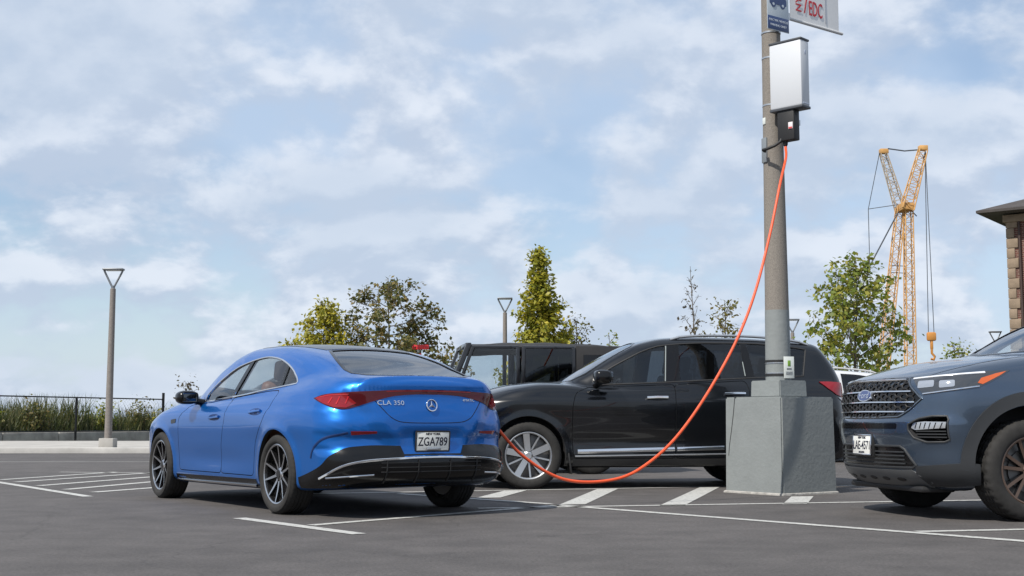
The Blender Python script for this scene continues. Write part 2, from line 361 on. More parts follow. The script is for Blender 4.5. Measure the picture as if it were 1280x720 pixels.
def mirror_poly(half):
    """half outline (u>=0 ... from centre to centre) -> closed symmetric outline"""
    return list(half) + [(-u, v) for (u, v) in reversed(half) if abs(u) > 1e-6]

# mappers: 2-D coordinates -> point and normal on an implicit body
def map_side(F, sgn=1):
    def f(q):
        q = np.asarray(q, float); o = np.stack([q[:, 0], np.full(len(q), sgn*1.5), q[:, 1]], 1); d = np.tile([0., -sgn, 0.], (len(q), 1))
        p = first_hit(F, o, d, 1.5, .012); return p, grad(F, p)
    return f
def map_top(F):
    def f(q):
        q = np.asarray(q, float); o = np.stack([q[:, 0], q[:, 1], np.full(len(q), 2.3)], 1); d = np.tile([0., 0., -1.], (len(q), 1))
        p = first_hit(F, o, d, 2.0, .012); return p, grad(F, p)
    return f
def map_end(F, sgn):        # (y, z) seen along x; sgn -1 the rear, +1 the front
    def f(q):
        q = np.asarray(q, float); o = np.stack([np.full(len(q), 1.4 + sgn*3.6), q[:, 0], q[:, 1]], 1); d = np.tile([-float(sgn), 0., 0.], (len(q), 1))
        p = first_hit(F, o, d, 3.4, .012); return p, grad(F, p)
    return f
def map_cyl(F, xc, sgn, R0=.9):   # (arc length, z) round a corner; arc measured from the centre line
    def f(q):
        q = np.asarray(q, float); a = q[:, 0] / R0; o = np.stack([np.full(len(q), xc), np.zeros(len(q)), q[:, 1]], 1)
        d = np.stack([sgn*np.cos(a), np.sin(a), np.zeros(len(q))], 1); p = root_along(F, o, d, 3.0); return p, grad(F, p)
    return f
def arc(xc, sgn, x, y, R0=.9): return math.atan2(y, sgn*(x - xc)) * R0

def fill2(poly, sp):
    """triangulate a closed polygon with inner grid points"""
    P = [];  n = len(poly)
    for i in range(n):
        a, b = np.array(poly[i], float), np.array(poly[(i+1) % n], float); m = max(1, int(np.linalg.norm(b-a)/sp))
        for t in range(m): P.append(tuple(a + (b-a)*t/m))
    nb = len(P); A = np.array(P); u0, v0 = A.min(0); u1, v1 = A.max(0)
    def inside(x, y):
        c = False; j = nb - 1
        for i in range(nb):
            if (P[i][1] > y) != (P[j][1] > y) and x < (P[j][0]-P[i][0])*(y-P[i][1])/(P[j][1]-P[i][1]) + P[i][0]: c = not c
            j = i
        return c
    G = []
    for x in np.arange(u0 + sp/2, u1, sp):
        for y in np.arange(v0 + sp/2, v1, sp):
            if np.min((A[:, 0]-x)**2 + (A[:, 1]-y)**2) > (sp*.5)**2 and inside(x, y): G.append((x, y))
    vv = [Vector(p) for p in P + G]
    r = geometry.delaunay_2d_cdt(vv, [(i, (i+1) % nb) for i in range(nb)], [], 1, 1e-6)
    return np.array([tuple(v) for v in r[0]]), [tuple(f) for f in r[2]]
def panel_mesh(poly, mapper, off=.003, thick=.008, sp=.03):
    V2, T = fill2(poly, sp); P, N = mapper(V2)
    ok = ~np.isnan(P).any(1)
    T = [t for t in T if all(ok[i] for i in t)]
    n = len(P); P = np.where(ok[:, None], P, 0); top = P + N*off; bot = P + N*(off - thick)
    cnt = {}
    for t in T:
        for a, b in ((t[0], t[1]), (t[1], t[2]), (t[2], t[0])): cnt[(a, b)] = 1
    faces = [t for t in T] + [(t[2]+n, t[1]+n, t[0]+n) for t in T]
    faces += [(a, a+n, b+n, b) for (a, b) in cnt if (b, a) not in cnt]
    # orient outward
    if T:
        a, b, c = (top[i] for i in T[len(T)//2])
        if np.dot(np.cross(b-a, c-a), N[T[len(T)//2][0]]) < 0: faces = [f[::-1] for f in faces]
    used = sorted({i for f in faces for i in f}); ren = {u: k for k, u in enumerate(used)}; VV = np.concatenate([top, bot])
    return mesh(VV[used], [tuple(ren[i] for i in f) for f in faces], sm=40)
def strip_mesh(path, mapper, width=.012, h=.004, off=0.0, closed=False, step=.02):
    Q = []
    pts = list(path) + ([path[0]] if closed else [])
    for a, b in zip(pts[:-1], pts[1:]):
        a, b = np.array(a, float), np.array(b, float); m = max(1, int(np.linalg.norm(b-a)/step))
        for t in range(m): Q.append(a + (b-a)*t/m)
    if not closed: Q.append(np.array(pts[-1], float))
    P, N = mapper(np.array(Q)); ok = ~np.isnan(P).any(1); P, N = P[ok], N[ok]; n = len(P)
    T = np.roll(P, -1, 0) - np.roll(P, 1, 0)
    if not closed: T[0] = P[1]-P[0]; T[-1] = P[-1]-P[-2]
    T /= np.maximum(np.linalg.norm(T, axis=1, keepdims=True), 1e-9); S = np.cross(N, T); S /= np.maximum(np.linalg.norm(S, axis=1, keepdims=True), 1e-9)
    prof = [(-.5, -1.5), (-.5, .55), (-.3, 1.0), (.3, 1.0), (.5, .55), (.5, -1.5)]; k = len(prof)
    V = np.concatenate([P + S*(width*u) + N*(h*v + off) for u, v in prof])
    F_ = []; rng = range(n if closed else n-1)
    for i in rng:
        j = (i+1) % n
        for q in range(k): F_.append((q*n+i, ((q+1) % k)*n+i, ((q+1) % k)*n+j, q*n+j))
    if not closed: F_ += [tuple(q*n for q in range(k)), tuple(q*n+n-1 for q in range(k-1, -1, -1))]
    return mesh(V, F_, sm=40)
def prism_mesh(poly, axis, a, b):
    """closed prism from a 2-D polygon: axis y uses (x,z), z uses (x,y), x uses (y,z)"""
    n = len(poly)
    def p3(q, w): return {'y': (q[0], w, q[1]), 'z': (q[0], q[1], w), 'x': (w, q[0], q[1])}[axis]
    bm = bmesh.new(); A = [bm.verts.new(p3(q, a)) for q in poly]; B = [bm.verts.new(p3(q, b)) for q in poly]
    bm.faces.new(A); bm.faces.new(B)
    for i in range(n): bm.faces.new((A[i], A[(i+1) % n], B[(i+1) % n], B[i]))
    bmesh.ops.triangulate(bm, faces=[f for f in bm.faces if len(f.verts) > 4])
    return bm_mesh(bm, sm=0)
def boolean(me, cutters, op='DIFFERENCE'):
    """apply boolean cutters (meshes) one by one, return a new mesh"""
    o = link(bpy.data.objects.new('tmp', me)); tmp = []
    for c in cutters:
        co = link(bpy.data.objects.new('tmpc', c)); tmp.append(co)
        md = o.modifiers.new('b', 'BOOLEAN'); md.operation = op; md.object = co; md.solver = 'MANIFOLD'
    dg = bpy.context.evaluated_depsgraph_get(); r = bpy.data.meshes.new_from_object(o.evaluated_get(dg))
    for q in tmp + [o]: bpy.data.objects.remove(q)
    return r
def field_normals(me, F):
    """shade the outer skin with the exact normals of its field, keep cut faces flat"""
    nl = len(me.loops); vi = np.zeros(nl, np.int32); me.loops.foreach_get('vertex_index', vi)
    co = np.zeros(len(me.vertices)*3); me.vertices.foreach_get('co', co); G = grad(F, co.reshape(-1, 3), .003)
    npol = len(me.polygons); tot = np.zeros(npol, np.int32); me.polygons.foreach_get('loop_total', tot); pn = np.zeros(npol*3); me.polygons.foreach_get('normal', pn); mi = np.zeros(npol, np.int32); me.polygons.foreach_get('material_index', mi)
    PN = np.repeat(pn.reshape(-1, 3), tot, 0); outer = np.repeat(mi, tot) == 0; g = G[vi]
    ok = outer & ((g*PN).sum(1) > .15); N = np.where(ok[:, None], g, PN)
    me.polygons.foreach_set('use_smooth', [True]*npol); me.normals_split_custom_set(N.tolist()); me.update()
def paint_by(me, fn, names):
    """material index per face from its centre"""
    me.materials.clear()
    for q in names: me.materials.append(q)
    n = len(me.polygons); c = np.zeros(n*3); me.polygons.foreach_get('center', c); nn = np.zeros(n*3); me.polygons.foreach_get('normal', nn)
    me.polygons.foreach_set('material_index', fn(c.reshape(-1, 3), nn.reshape(-1, 3)).astype(np.int32))
def text_mesh(txt, size, mapper=None, org=(0, 0), flip=1, off=.004, thick=.006, extr=.001, shear=0, xs=1.0, bold=0.0):
    cu = bpy.data.curves.new('t', 'FONT'); cu.body = txt; cu.size = size; cu.align_x = 'CENTER'; cu.align_y = 'CENTER'; cu.shear = shear; cu.offset = bold; cu.resolution_u = 3
    if mapper is None: cu.extrude = extr
    o = link(bpy.data.objects.new('t', cu)); dg = bpy.context.evaluated_depsgraph_get(); me = bpy.data.meshes.new_from_object(o.evaluated_get(dg)); bpy.data.objects.remove(o)
    if mapper is None:
        for v in me.vertices: v.co.x *= xs
        return me
    V = np.array([v.co[:] for v in me.vertices]); T = [tuple(p.vertices) for p in me.polygons]
    P, N = mapper(np.stack([org[0] + flip*V[:, 0]*xs, org[1] + V[:, 1]], 1)); n = len(P)
    cnt = {}
    for t in T:
        for a, b in zip(t, t[1:] + t[:1]): cnt[(a, b)] = 1
    faces = T + [tuple(i+n for i in t[::-1]) for t in T] + [(a, a+n, b+n, b) for (a, b) in cnt if (b, a) not in cnt]
    r = mesh(np.concatenate([P+N*off, P+N*(off-thick)]), faces, sm=0)
    bm = bmesh.new(); bm.from_mesh(r); bmesh.ops.recalc_face_normals(bm, faces=bm.faces[:]); bm.to_mesh(r); bm.free()
    return r
# ---------------------------------------------------------------- wheels (axle along Y, outer face at y = 0 facing +Y)
def superblob(c, s, e=(.6, .6), nu=20, nv=12):
    """superellipsoid mesh: c centre, s half sizes"""
    V = []; F_ = []
    def sp(v, p): return math.copysign(abs(v)**p, v)
    for i in range(nv + 1):
        b = -math.pi/2 + math.pi*i/nv
        for j in range(nu):
            a = 2*math.pi*j/nu
            V.append((c[0] + s[0]*sp(math.cos(b), e[0])*sp(math.cos(a), e[1]), c[1] + s[1]*sp(math.cos(b), e[0])*sp(math.sin(a), e[1]), c[2] + s[2]*sp(math.sin(b), e[0])))
    for i in range(nv):
        for j in range(nu): F_.append((i*nu+j, i*nu+(j+1) % nu, (i+1)*nu+(j+1) % nu, (i+1)*nu+j))
    bm = bmesh.new(); vs_ = [bm.verts.new(v) for v in V]
    for f in F_:
        try: bm.faces.new([vs_[i] for i in f])
        except ValueError: pass
    bmesh.ops.remove_doubles(bm, verts=bm.verts[:], dist=1e-5)
    return bm_mesh(bm, sm=50)
def tyre_mesh(Rt, w, rim, chunky=False, n=144):
    gr = [.20, .40, .60, .80] if not chunky else [.16, .38, .62, .84]
    side = Rt - rim
    P = [(rim - .004, -.030), (rim + .006, -.006), (rim + .018, .002), (rim + side*.30, .0065), (rim + side*.52, .007), (rim + side*.70, .003), (Rt - .020, -.006), (Rt - .007, -.016), (Rt - .001, -.028)]
    tread0, tread1 = -.030, -w + .030
    for g in gr:
        y = tread0 + (tread1 - tread0)*g
        P += [(Rt, y + .0065), (Rt - .008, y + .0045), (Rt - .008, y - .0045), (Rt, y - .0065)]
    P += [(Rt - .001, -w + .028), (Rt - .007, -w + .016), (Rt - .02, -w + .006), (rim + side*.5, -w - .006), (rim + .006, -w + .006), (rim - .004, -w + .03)]
    nP = len(P); nt_ = 8
    def mod(i, k):
        r = P[i][0]
        if r > Rt - .0075 and (k + (i % 2)) % (4 if chunky else 3) == 0: return -.011 if chunky else -.006
        return 0
    bm = bmesh.new(); lathe(bm, P, n, mod=mod)
    return bm_mesh(bm, sm=38)
def spoke(bm, ang, r0, r1, w0, w1, y0, y1, dep, skew=0.0, n=5):
    ca, sa = math.cos(ang), math.sin(ang); st = []
    for i in range(n):
        t = i/(n-1); r = r0 + (r1-r0)*t; w = (w0 + (w1-w0)*t)/2; y = y0 + (y1-y0)*(t**1.6); sk = skew*t
        row = []
        for (u, yy) in ((-w, y-dep), (-w*.82, y), (w*.82, y), (w, y-dep)):
            row.append(bm.verts.new((r*ca - (u+sk)*sa, yy, r*sa + (u+sk)*ca)))
        st.append(row)
    for a, b in zip(st[:-1], st[1:]):
        for k in range(3): bm.faces.new((a[k], a[k+1], b[k+1], b[k]))
        bm.faces.new((a[3], a[0], b[0], b[3]))
    bm.faces.new(st[0]); bm.faces.new(st[-1][::-1])
def rim_mesh(kind, rim, w, mats):
    bm = bmesh.new()
    lip = [(rim - .030, -w*.55), (rim - .022, -.045), (rim - .019, -.020), (rim - .014, -.012), (rim - .003, -.007), (rim + .004, -.010), (rim + .004, -.030), (rim - .010, -w + .03), (rim - .016, -w + .03)]
    lathe(bm, lip, 96)
    if kind == 'twin':
        for k in range(5):
            a0 = math.pi/2 + k*2*math.pi/5
            for s in (-1, 1): spoke(bm, a0 + s*R(15), .035, rim - .012, .030, .017, -.040, -.013, .030, skew=s*.010)
    elif kind == 'five':
        for k in range(5):
            a0 = math.pi/2 + k*2*math.pi/5
            spoke(bm, a0, .05, rim - .012, .080, .090, -.030, -.014, .030); spoke(bm, a0 + math.pi/5, .05, rim - .014, .026, .022, -.05, -.036, .02)
    elif kind == 'rugged':
        for k in range(6):
            a0 = math.pi/2 + k*2*math.pi/6
            for s in (-1, 1): spoke(bm, a0 + s*R(9), .05, rim - .014, .034, .030, -.045, -.016, .03, skew=s*.012)
    lathe(bm, [(.0005, -.026), (.034, -.026), (.040, -.030), (.062, -.044), (.066, -.07), (.0005, -.07)], 32, closed=False)
    for k in range(5):
        a = k*2*math.pi/5 + .3
        m_ = Matrix.Translation((.054*math.cos(a), -.040, .054*math.sin(a))) @ Matrix.Rotation(math.pi/2, 4, 'X')
        bmesh.ops.create_cone(bm, cap_ends=True, segments=6, radius1=.009, radius2=.009, depth=.016, matrix=m_)
    me = bm_mesh(bm, sm=30)
    lo, hi = mats
    def pick(c, n):
        r = np.hypot(c[:, 0], c[:, 2]); return np.where((n[:, 1] > .72) & (c[:, 1] > -.052) & (r > .045), 1, 0)
    if kind != 'five': paint_by(me, pick, [lo, hi])
    else: paint_by(me, lambda c, n: np.where((n[:, 1] > .5) & (c[:, 1] > -.056), 1, 0), [lo, hi])
    return me
def wheel_set(car, spots, Rt, w, rim, kind, mats, chunky=False, spin=0.0):
    ty = tyre_mesh(Rt, w, rim, chunky); rm = rim_mesh(kind, rim, w, mats)
    bm = bmesh.new(); lathe(bm, [(.0005, -.085), (.165, -.085), (.165, -.105), (rim - .028, -.112), (rim - .028, -w + .04), (.0005, -w + .04)], 48, closed=False)
    disc = bm_mesh(bm, sm=30); dm = mat('brake_disc', (.16, .155, .15), .45, .8)
    ty.materials.append(RUBBER); disc.materials.append(dm)
    for (x, y, steer) in spots:
        wh = obj('wheel', disc, car); wh.location = (x, y, Rt - .004); wh.rotation_euler = (0, spin, (0 if y > 0 else math.pi) + steer)
        obj('tyre', ty, wh); obj('rim', rm, wh)

# ---------------------------------------------------------------- car shells
def cyl_cut(x, z, r, y0, y1, n=72):
    return prism_mesh([(x + r*math.cos(2*math.pi*k/n), z + r*math.sin(2*math.pi*k/n)) for k in range(n)], 'y', y0, y1)
def band_poly(top, bot, xb, xt, n=14):
    """window outline between two curves (splines in x): xb, xt the x range on the lower and upper curve"""
    lo = [(x, float(bot(x))) for x in np.linspace(xb[0], xb[1], n)]; hi = [(x, float(top(x))) for x in np.linspace(xt[1], xt[0], n)]
    return lo + hi
def shrink(poly, d):
    c = np.mean(np.array(poly), 0); out = []; n = len(poly); A = np.array(poly, float)
    area = sum(A[i][0]*A[(i+1) % n][1] - A[(i+1) % n][0]*A[i][1] for i in range(n)); s = 1 if area > 0 else -1
    for i in range(n):
        e0 = A[i] - A[i-1]; e1 = A[(i+1) % n] - A[i]
        n0 = np.array([-e0[1], e0[0]])/max(np.linalg.norm(e0), 1e-9); n1 = np.array([-e1[1], e1[0]])/max(np.linalg.norm(e1), 1e-9)
        b = n0 + n1; b = b/max(np.linalg.norm(b), 1e-9); k = min(1/max(b.dot(n0), .35), 2.0)
        out.append(tuple(A[i] + s*b*d*k))
    return out
def shell(F, x0, x1, zc, cab, side_win, top_win, arches, doors, paintm, ds=.018, nphi=170, ncap=80):
    """returns body mesh and list of door meshes (left side)"""
    V, fc = capsule_grid(F, x0, x1, zc, ds=ds, nphi=nphi, ncap=ncap); me = mesh(V, fc, sm=0)
    xa, xb, zf, th = cab
    Fi = lambda x, y, z: np.maximum(np.maximum(F(x, y, z) + th, zf - z), np.maximum(xa - x, x - xb))
    Vc, fcc = capsule_grid(Fi, xa + .5, xb - .5, zf + .42, ds=.05, ncap=22, nphi=64); cabm = mesh(Vc, fcc, sm=0)
    cut = [cabm]
    for poly in side_win: cut += [prism_mesh(poly, 'y', .30, 1.3), prism_mesh(poly, 'y', -1.3, -.30)]
    for poly, a, b in top_win: cut.append(prism_mesh(poly, 'z', a, b))
    for (x, z, r, inner) in arches: cut += [cyl_cut(x, z, r, inner, 1.3), cyl_cut(x, z, r, -1.3, -inner)]
    me = boolean(me, cut)
    dm = []
    for poly in doors:
        dm.append(boolean(me.copy(), [prism_mesh(shrink(poly, .0035), 'y', .45, 1.3)], 'INTERSECT'))
    if doors: me = boolean(me, [prism_mesh(shrink(p, -.0035), 'y', .45, 1.3) for p in doors])
    def pick(c, n): return np.where(F(c[:, 0], c[:, 1], c[:, 2]) < -.009, 1, 0)
    for q in [me] + dm:
        paint_by(q, pick, [paintm, CABIN]); field_normals(q, F)
    return me, dm
def seats(car, xs, y0, zf, m, width=.5):
    for (x, y) in xs:
        bm = bmesh.new()
        box(bm, (x, y, zf + .22), (.50, width, .16), bev=.05)
        box(bm, (x - .30, y, zf + .52), (.14, width*.94, .58), Matrix.Rotation(R(-14), 3, 'Y'), bev=.05)
        s = obj('seat', bm_mesh(bm, sm=50), car, m)
        bm = bmesh.new(); box(bm, (x - .385, y, zf + .90), (.10, .26, .19), Matrix.Rotation(R(-10), 3, 'Y'), bev=.04)
        obj('headrest', bm_mesh(bm, sm=50), s, m)
def plate(car, org, rotz, tilt, text, top=None, green=False):
    """US plate, facing local +X of its own frame"""
    bm = bmesh.new(); box(bm, (0, 0, 0), (.006, .305, .152), bev=.002); p = obj('license_plate', bm_mesh(bm, sm=40), car, PLATEWHITE)
    p.location = org; p.rotation_euler = (0, tilt, rotz)
    fr = bmesh.new()
    for (c, s) in (((0, 0, .079), (.012, .322, .012)), ((0, 0, -.079), (.012, .322, .012)), ((0, .158, 0), (.012, .012, .15)), ((0, -.158, 0), (.012, .012, .15))): box(fr, c, s, bev=.002)
    obj('plate_frame', bm_mesh(fr, sm=40), p, BLACKTRIM if not green else CHROME)
    def tx(t, size, z, xs=1.0, m=INK, y=0):
        me = text_mesh(t, size, extr=.0012, xs=xs, bold=.0012); o = obj('plate_text', me, p, m); o.location = (.0035, y, z); o.rotation_euler = (R(90), 0, R(90))
    tx(text, .098, -.006, .80)
    if top: tx(top, .026, .058)
    tx('EXCELSIOR', .020, -.062)
    return p
# ---------------------------------------------------------------- the blue fastback saloon
def build_saloon(loc, rz):
    car = thing('car', 'blue fastback saloon with black alloy wheels plugged into the orange charging cable', 'car', loc, rz)
    F = body_field(SALOON); BLUE = paint('blue_car_paint', (.0, .115, .44), .60, .34, cw=1.0, cior=1.40)
    top = spl([(-.10, 1.095), (.05, 1.185), (.24, 1.263), (.45, 1.315), (.72, 1.340), (1.19, 1.289), (1.63, 1.137), (1.894, .965)])
    bot = spl([(-.10, 1.083), (.31, 1.047), (.92, 1.0), (1.894, .95)])
    wq = band_poly(top, bot, (-.085, .150), (-.085, .190)); wr = band_poly(top, bot, (.185, 1.055), (.225, .985)); wf = band_poly(top, bot, (1.115, 1.865), (1.045, 1.865))
    ws = mirror_poly([(2.30, 0), (2.27, .3), (2.17, .56), (1.98, .60), (1.62, .555), (1.50, .50), (1.46, .25), (1.45, 0)])
    ws = [(u, v) for u, v in [(2.30, 0), (2.27, .3), (2.17, .56), (1.98, .60), (1.62, .53), (1.50, .46), (1.46, .25), (1.45, 0), (1.46, -.25), (1.50, -.46), (1.62, -.53), (1.98, -.60), (2.17, -.56), (2.27, -.3)]]
    rwh = [(.06, 0), (.055, .2), (.03, .40), (-.10, .445), (-.30, .505), (-.55, .555), (-.68, .555), (-.765, .47), (-.815, .30), (-.832, 0)]
    rw = rwh + [(x, -y) for x, y in reversed(rwh[1:-1])]
    d_front = [(2.27, .30), (2.285, .55), (2.27, .80), (2.06, .925), (1.10, .978), (1.12, .80), (1.21, .55), (1.235, .30)]
    d_rear = [(1.235, .30), (1.21, .55), (1.12, .80), (1.10, .978), (.31, 1.028), (.12, 1.03), (.16, .90), (.27, .76), (.42, .60), (.47, .45), (.49, .30)]
    # keep a shared gap between the two doors
    me, dm = shell(F, 0.0, 2.9, .52, (-.62, 2.45, .42, .035), [wq, wr, wf], [(ws, .9, 1.7), (rw, 1.02, 1.7)], [(0, .335, .367, .60), (2.79, .335, .367, .60)],
                   [rounded(d_front, .05), rounded(d_rear, .05)], BLUE, nphi=190, ncap=170)
    obj('body', me, car)
    S1, S2, T_, E_ = map_side(F, 1), map_side(F, -1), map_top(F), map_end(F, -1)
    XC = -.2; Cy = map_cyl(F, XC, -1); A = lambda x, y: arc(XC, -1, x, y)
    doors = []
    for q in dm: doors.append(obj('door', q, car))
    for d, hx, hz in ((doors[0], 1.36, .805), (doors[1], .43, .850)):
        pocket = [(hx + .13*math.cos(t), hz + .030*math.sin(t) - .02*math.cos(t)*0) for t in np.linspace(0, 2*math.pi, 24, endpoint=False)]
        obj('handle_recess', panel_mesh(pocket, S1, .0012, .004, .03), d, mat('recess_shade_blue', (.002, .022, .10), .45))  # flat navy oval, the shade round the handle is put into its colour
        obj('door_handle', strip_mesh([(hx - .115, hz + .006), (hx + .115, hz - .006)], S1, .022, .010, .006), d, BLUE)
    for sg, Sm in ((1, S1), (-1, S2)):
        obj('side_window', panel_mesh(wf, Sm, -.006, .004, .05), car, GLASS); obj('side_window', panel_mesh(wr, Sm, -.006, .004, .05), car, GLASS); obj('quarter_window', panel_mesh(wq, Sm, -.006, .004, .05), car, GLASS)
        dlo = band_poly(top, bot, (-.10, 1.894), (-.10, 1.894), 26)
        obj('window_trim', strip_mesh(dlo, Sm, .016, .006, .001, closed=True), car, CHROME)
        bp = [(1.047, float(bot(1.05)) + .006), (1.123, float(bot(1.12)) + .006), (1.053, float(top(1.05)) - .006), (.977, float(top(.98)) - .006)]
        obj('pillar_cover', panel_mesh(bp, Sm, .002, .006, .05), car, BLACKGLOSS)
        cp = [(.148, float(bot(.15)) + .006), (.187, float(bot(.19)) + .006), (.227, float(top(.23)) - .006), (.188, float(top(.19)) - .006)]
        obj('pillar_cover', panel_mesh(cp, Sm, .002, .006, .05), car, BLACKGLOSS)
        # black sill with a bright lower edge
        obj('sill', panel_mesh([(.40, .205), (2.40, .205), (2.36, .262), (.44, .275)], Sm, .006, .02, .06), car, BLACKGLOSS)
        obj('sill_trim', strip_mesh([(.44, .222), (2.36, .212)], Sm, .022, .006, .012), car, CHROME if sg > 0 else SILVER)
        obj('fender_badge', panel_mesh(rounded([(2.34, .795), (2.47, .785), (2.465, .745), (2.345, .755)], .01), Sm, .003, .006, .03), car, BLACKGLOSS)
        # mirror
        mm = superblob((1.88, sg*.975, .995), (.085, .105, .066), (.75, .6)); mr = obj('wing_mirror', mm, car, BLACKGLOSS)
        bm = bmesh.new(); box(bm, (1.800, sg*.975, .995), (.006, .15, .095), bev=.02); obj('mirror_glass', bm_mesh(bm), mr, mat('mirror_glass', (.10, .11, .12), .02, 1.0))
        bm = bmesh.new(); tube(bm, [(1.86, sg*.80, .945), (1.87, sg*.90, .965)], [.035, .03], 8); obj('mirror_arm', bm_mesh(bm, sm=50), mr, BLACKGLOSS)
        # headlight and front intake
        fm = map_cyl(F, 3.0, 1); a2 = lambda x, y: arc(3.0, 1, x, y)
        hl = [(sg*u, z) for u, z in [(.42, .70), (.75, .72), (1.05, .79), (1.12, .80), (.98, .73), (.75, .65), (.48, .63)]]
        obj('headlight', panel_mesh(hl, fm, .004, .01, .04), car, CLEARLENS)
        # slash vent ahead of the rear bumper corner and its reflector
        if True:
            P_ = [(A(x, y)*sg, z) for x, y, z in [(-.590, .876, .475), (-.62, .880, .535), (-.70, .885, .598), (-.80, .875, .640), (-.93, .80, .668), (-.97, .78, .676)]]
            obj('corner_vent', strip_mesh(curve2(P_, 6), Cy, .020, .004, .0005), car, mat('vent_shadow_gap', (.002, .02, .09), .5))
            rf = [(A(-1.0, .775)*sg, .660), (A(-1.06, .54)*sg, .672), (A(-1.06, .54)*sg, .688), (A(-1.0, .775)*sg, .690)]
            obj('reflector', panel_mesh(rf, Cy, .004, .008, .03), car, REDLENS)
    obj('grille', panel_mesh([(-.62, .42), (.62, .42), (.72, .62), (-.72, .62)], map_end(F, 1), .003, .008, .06), car, BLACKGLOSS)
    obj('windshield', panel_mesh(ws, T_, -.006, .004, .06), car, GLASS)
    obj('rear_window', panel_mesh(rw, T_, -.005, .004, .05), car, glass_mat('dark_rear_glass', (.50, .53, .54)))
    obj('rear_window_seal', strip_mesh(rw, T_, .030, .003, .0, closed=True), car, BLACKGLOSS)
    rg = [(.10, 0), (.095, .2), (.07, .42), (.4, .50), (.9, .525), (1.25, .50), (1.38, .40), (1.41, 0)]
    rg = rg + [(x, -y) for x, y in reversed(rg[1:-1])]
    obj('roof_glass', panel_mesh(rg, T_, .003, .006, .06), car, BLACKGLOSS)
    # tail lamp band across the boot
    topl = [(A(-.568, .866), .951), (A(-.70, .82), .983), (A(-.90, .675), 1.000), (A(-.97, .50), 1.010), (A(-1.0, .3), 1.020), (0, 1.024)]
    botl = [(0, .984), (A(-1.02, .15), .983), (A(-1.02, .35), .968), (A(-1.01, .50), .937), (A(-.96, .64), .895), (A(-.90, .745), .864), (A(-.82, .80), .868), (A(-.70, .84), .905)]
    tl, bl = curve2(topl, 5), curve2(botl, 5)
    half = tl[::-1] + [p for p in reversed(bl)]         # centre -> tip -> centre
    full = half + [(-u, z) for u, z in reversed(half) if u > 1e-4]
    band = obj('tail_light', panel_mesh(full, Cy, .006, .012, .028), car, REDDARK)
    for sg in (1, -1):
        ll = [(A(-.60, .858), .950), (A(-.72, .81), .980), (A(-.86, .715), .993), (A(-.90, .70), .95), (A(-.93, .66), .910), (A(-.89, .745), .873), (A(-.80, .80), .878), (A(-.70, .84), .91)]
        obj('lamp_lens', panel_mesh([(sg*u, z) for u, z in ll], Cy, .009, .006, .025), band, REDLENS)
    for sg in (1, -1):
        for (x_, y_, z0, z1) in ((-.74, .80, .905, .955), (-.80, .765, .90, .962), (-.86, .72, .905, .965)):
            obj('lamp_element', strip_mesh([(sg*A(x_, y_), z0), (sg*A(x_ - .02, y_ - .02), z1)], Cy, .012, .003, .0095), band, mat('red_glint_cell', (.42, .010, .016), .25, 0, .3))  # lens cells in a brighter red, glints put in as colour without emission
        obj('lamp_element', strip_mesh([(sg*A(-.62, .855), .952), (sg*A(-.74, .80), .972), (sg*A(-.88, .70), .982)], Cy, .006, .002, .0095), band, M['red_glint_cell'])
    obj('light_bar', strip_mesh([(.40*t/12, 1.004 + .008*(1 - (t/12.)**2)) for t in range(-12, 13)], E_, .008, .002, .006), band, REDLENS)
    # boot lid seam
    sm_ = [(.50, .93), (.44, .86), (.38, .80), (.31, .767), (.22, .757), (.10, .754), (0, .754)]
    seam = curve2(sm_ + [(-y, z) for y, z in sm_[-2::-1]], 5)
    obj('boot_seam', strip_mesh(seam, E_, .006, .0012, .0), car, DARKGAP)
    # black lower bumper
    bk = [(A(-.40, .89), .318), (A(-.56, .87), .36), (A(-.72, .855), .415), (A(-.80, .81), .49), (A(-.885, .732), .553), (A(-.93, .62), .572), (A(-.975, .495), .578), (A(-1.02, .30), .574)]
    bk = curve2(bk, 4); lowb = [(A(-1.0, .25), .245), (A(-.95, .5), .25), (A(-.80, .72), .245), (A(-.5, .84), .235), (A(-.40, .86), .235)]
    bf = bk + [(A(-1.03, .27), .505), (-A(-1.03, .27), .505)] + [(-u, z) for u, z in reversed(bk)] + [(-u, z) for u, z in reversed(lowb)] + lowb
    obj('rear_bumper', panel_mesh(bf, Cy, .006, .014, .035), car, BLACKGLOSS)
    # bright diffuser outline
    ch = [(A(-.70, .845), .318), (A(-.80, .80), .365), (A(-.90, .715), .425), (A(-.97, .58), .457), (A(-1.02, .40), .470), (A(-1.05, .2), .476), (0, .478)]
    chp = curve2(ch + [(-u, z) for u, z in ch[-2::-1]], 6)
    obj('bumper_trim', strip_mesh(chp, Cy, .018, .008, .010), car, CHROME)
    for sg in (1, -1):
        obj('exhaust_trim', strip_mesh([(sg*A(-.76, .81), .325), (sg*A(-.93, .66), .345), (sg*A(-.99, .52), .352)], Cy, .014, .007, .010), car, CHROME)
    for z in (.44, .405, .37):
        obj('diffuser_slat', strip_mesh([(-A(-1.0, .46), z), (A(-1.0, .46), z)], Cy, .008, .006, .008), car, BLACKTRIM)
    for y in (-.42, -.15, .15, .42): obj('diffuser_rib', strip_mesh([(y, .29), (y, .46)], E_, .01, .008, .008), car, BLACKTRIM)
    # badges
    obj('badge_text', text_mesh('CLA 350', .052, E_, (.37, .912), -1, .006, .004, xs=1.25), car, CHROME)
    obj('badge_text', text_mesh('4MATIC', .030, E_, (-.37, .940), -1, .005, .003, shear=.2, xs=1.2), car, CHROME)
    bm = bmesh.new(); ring = []
    for k in range(40):
        a = 2*math.pi*k/40; ring.append((.045*math.cos(a), .045*math.sin(a)))
    P_, N_ = E_(np.array([(0.0, .895)])); nrm = Vector(N_[0]); cpt = Vector(P_[0]) + nrm*.008
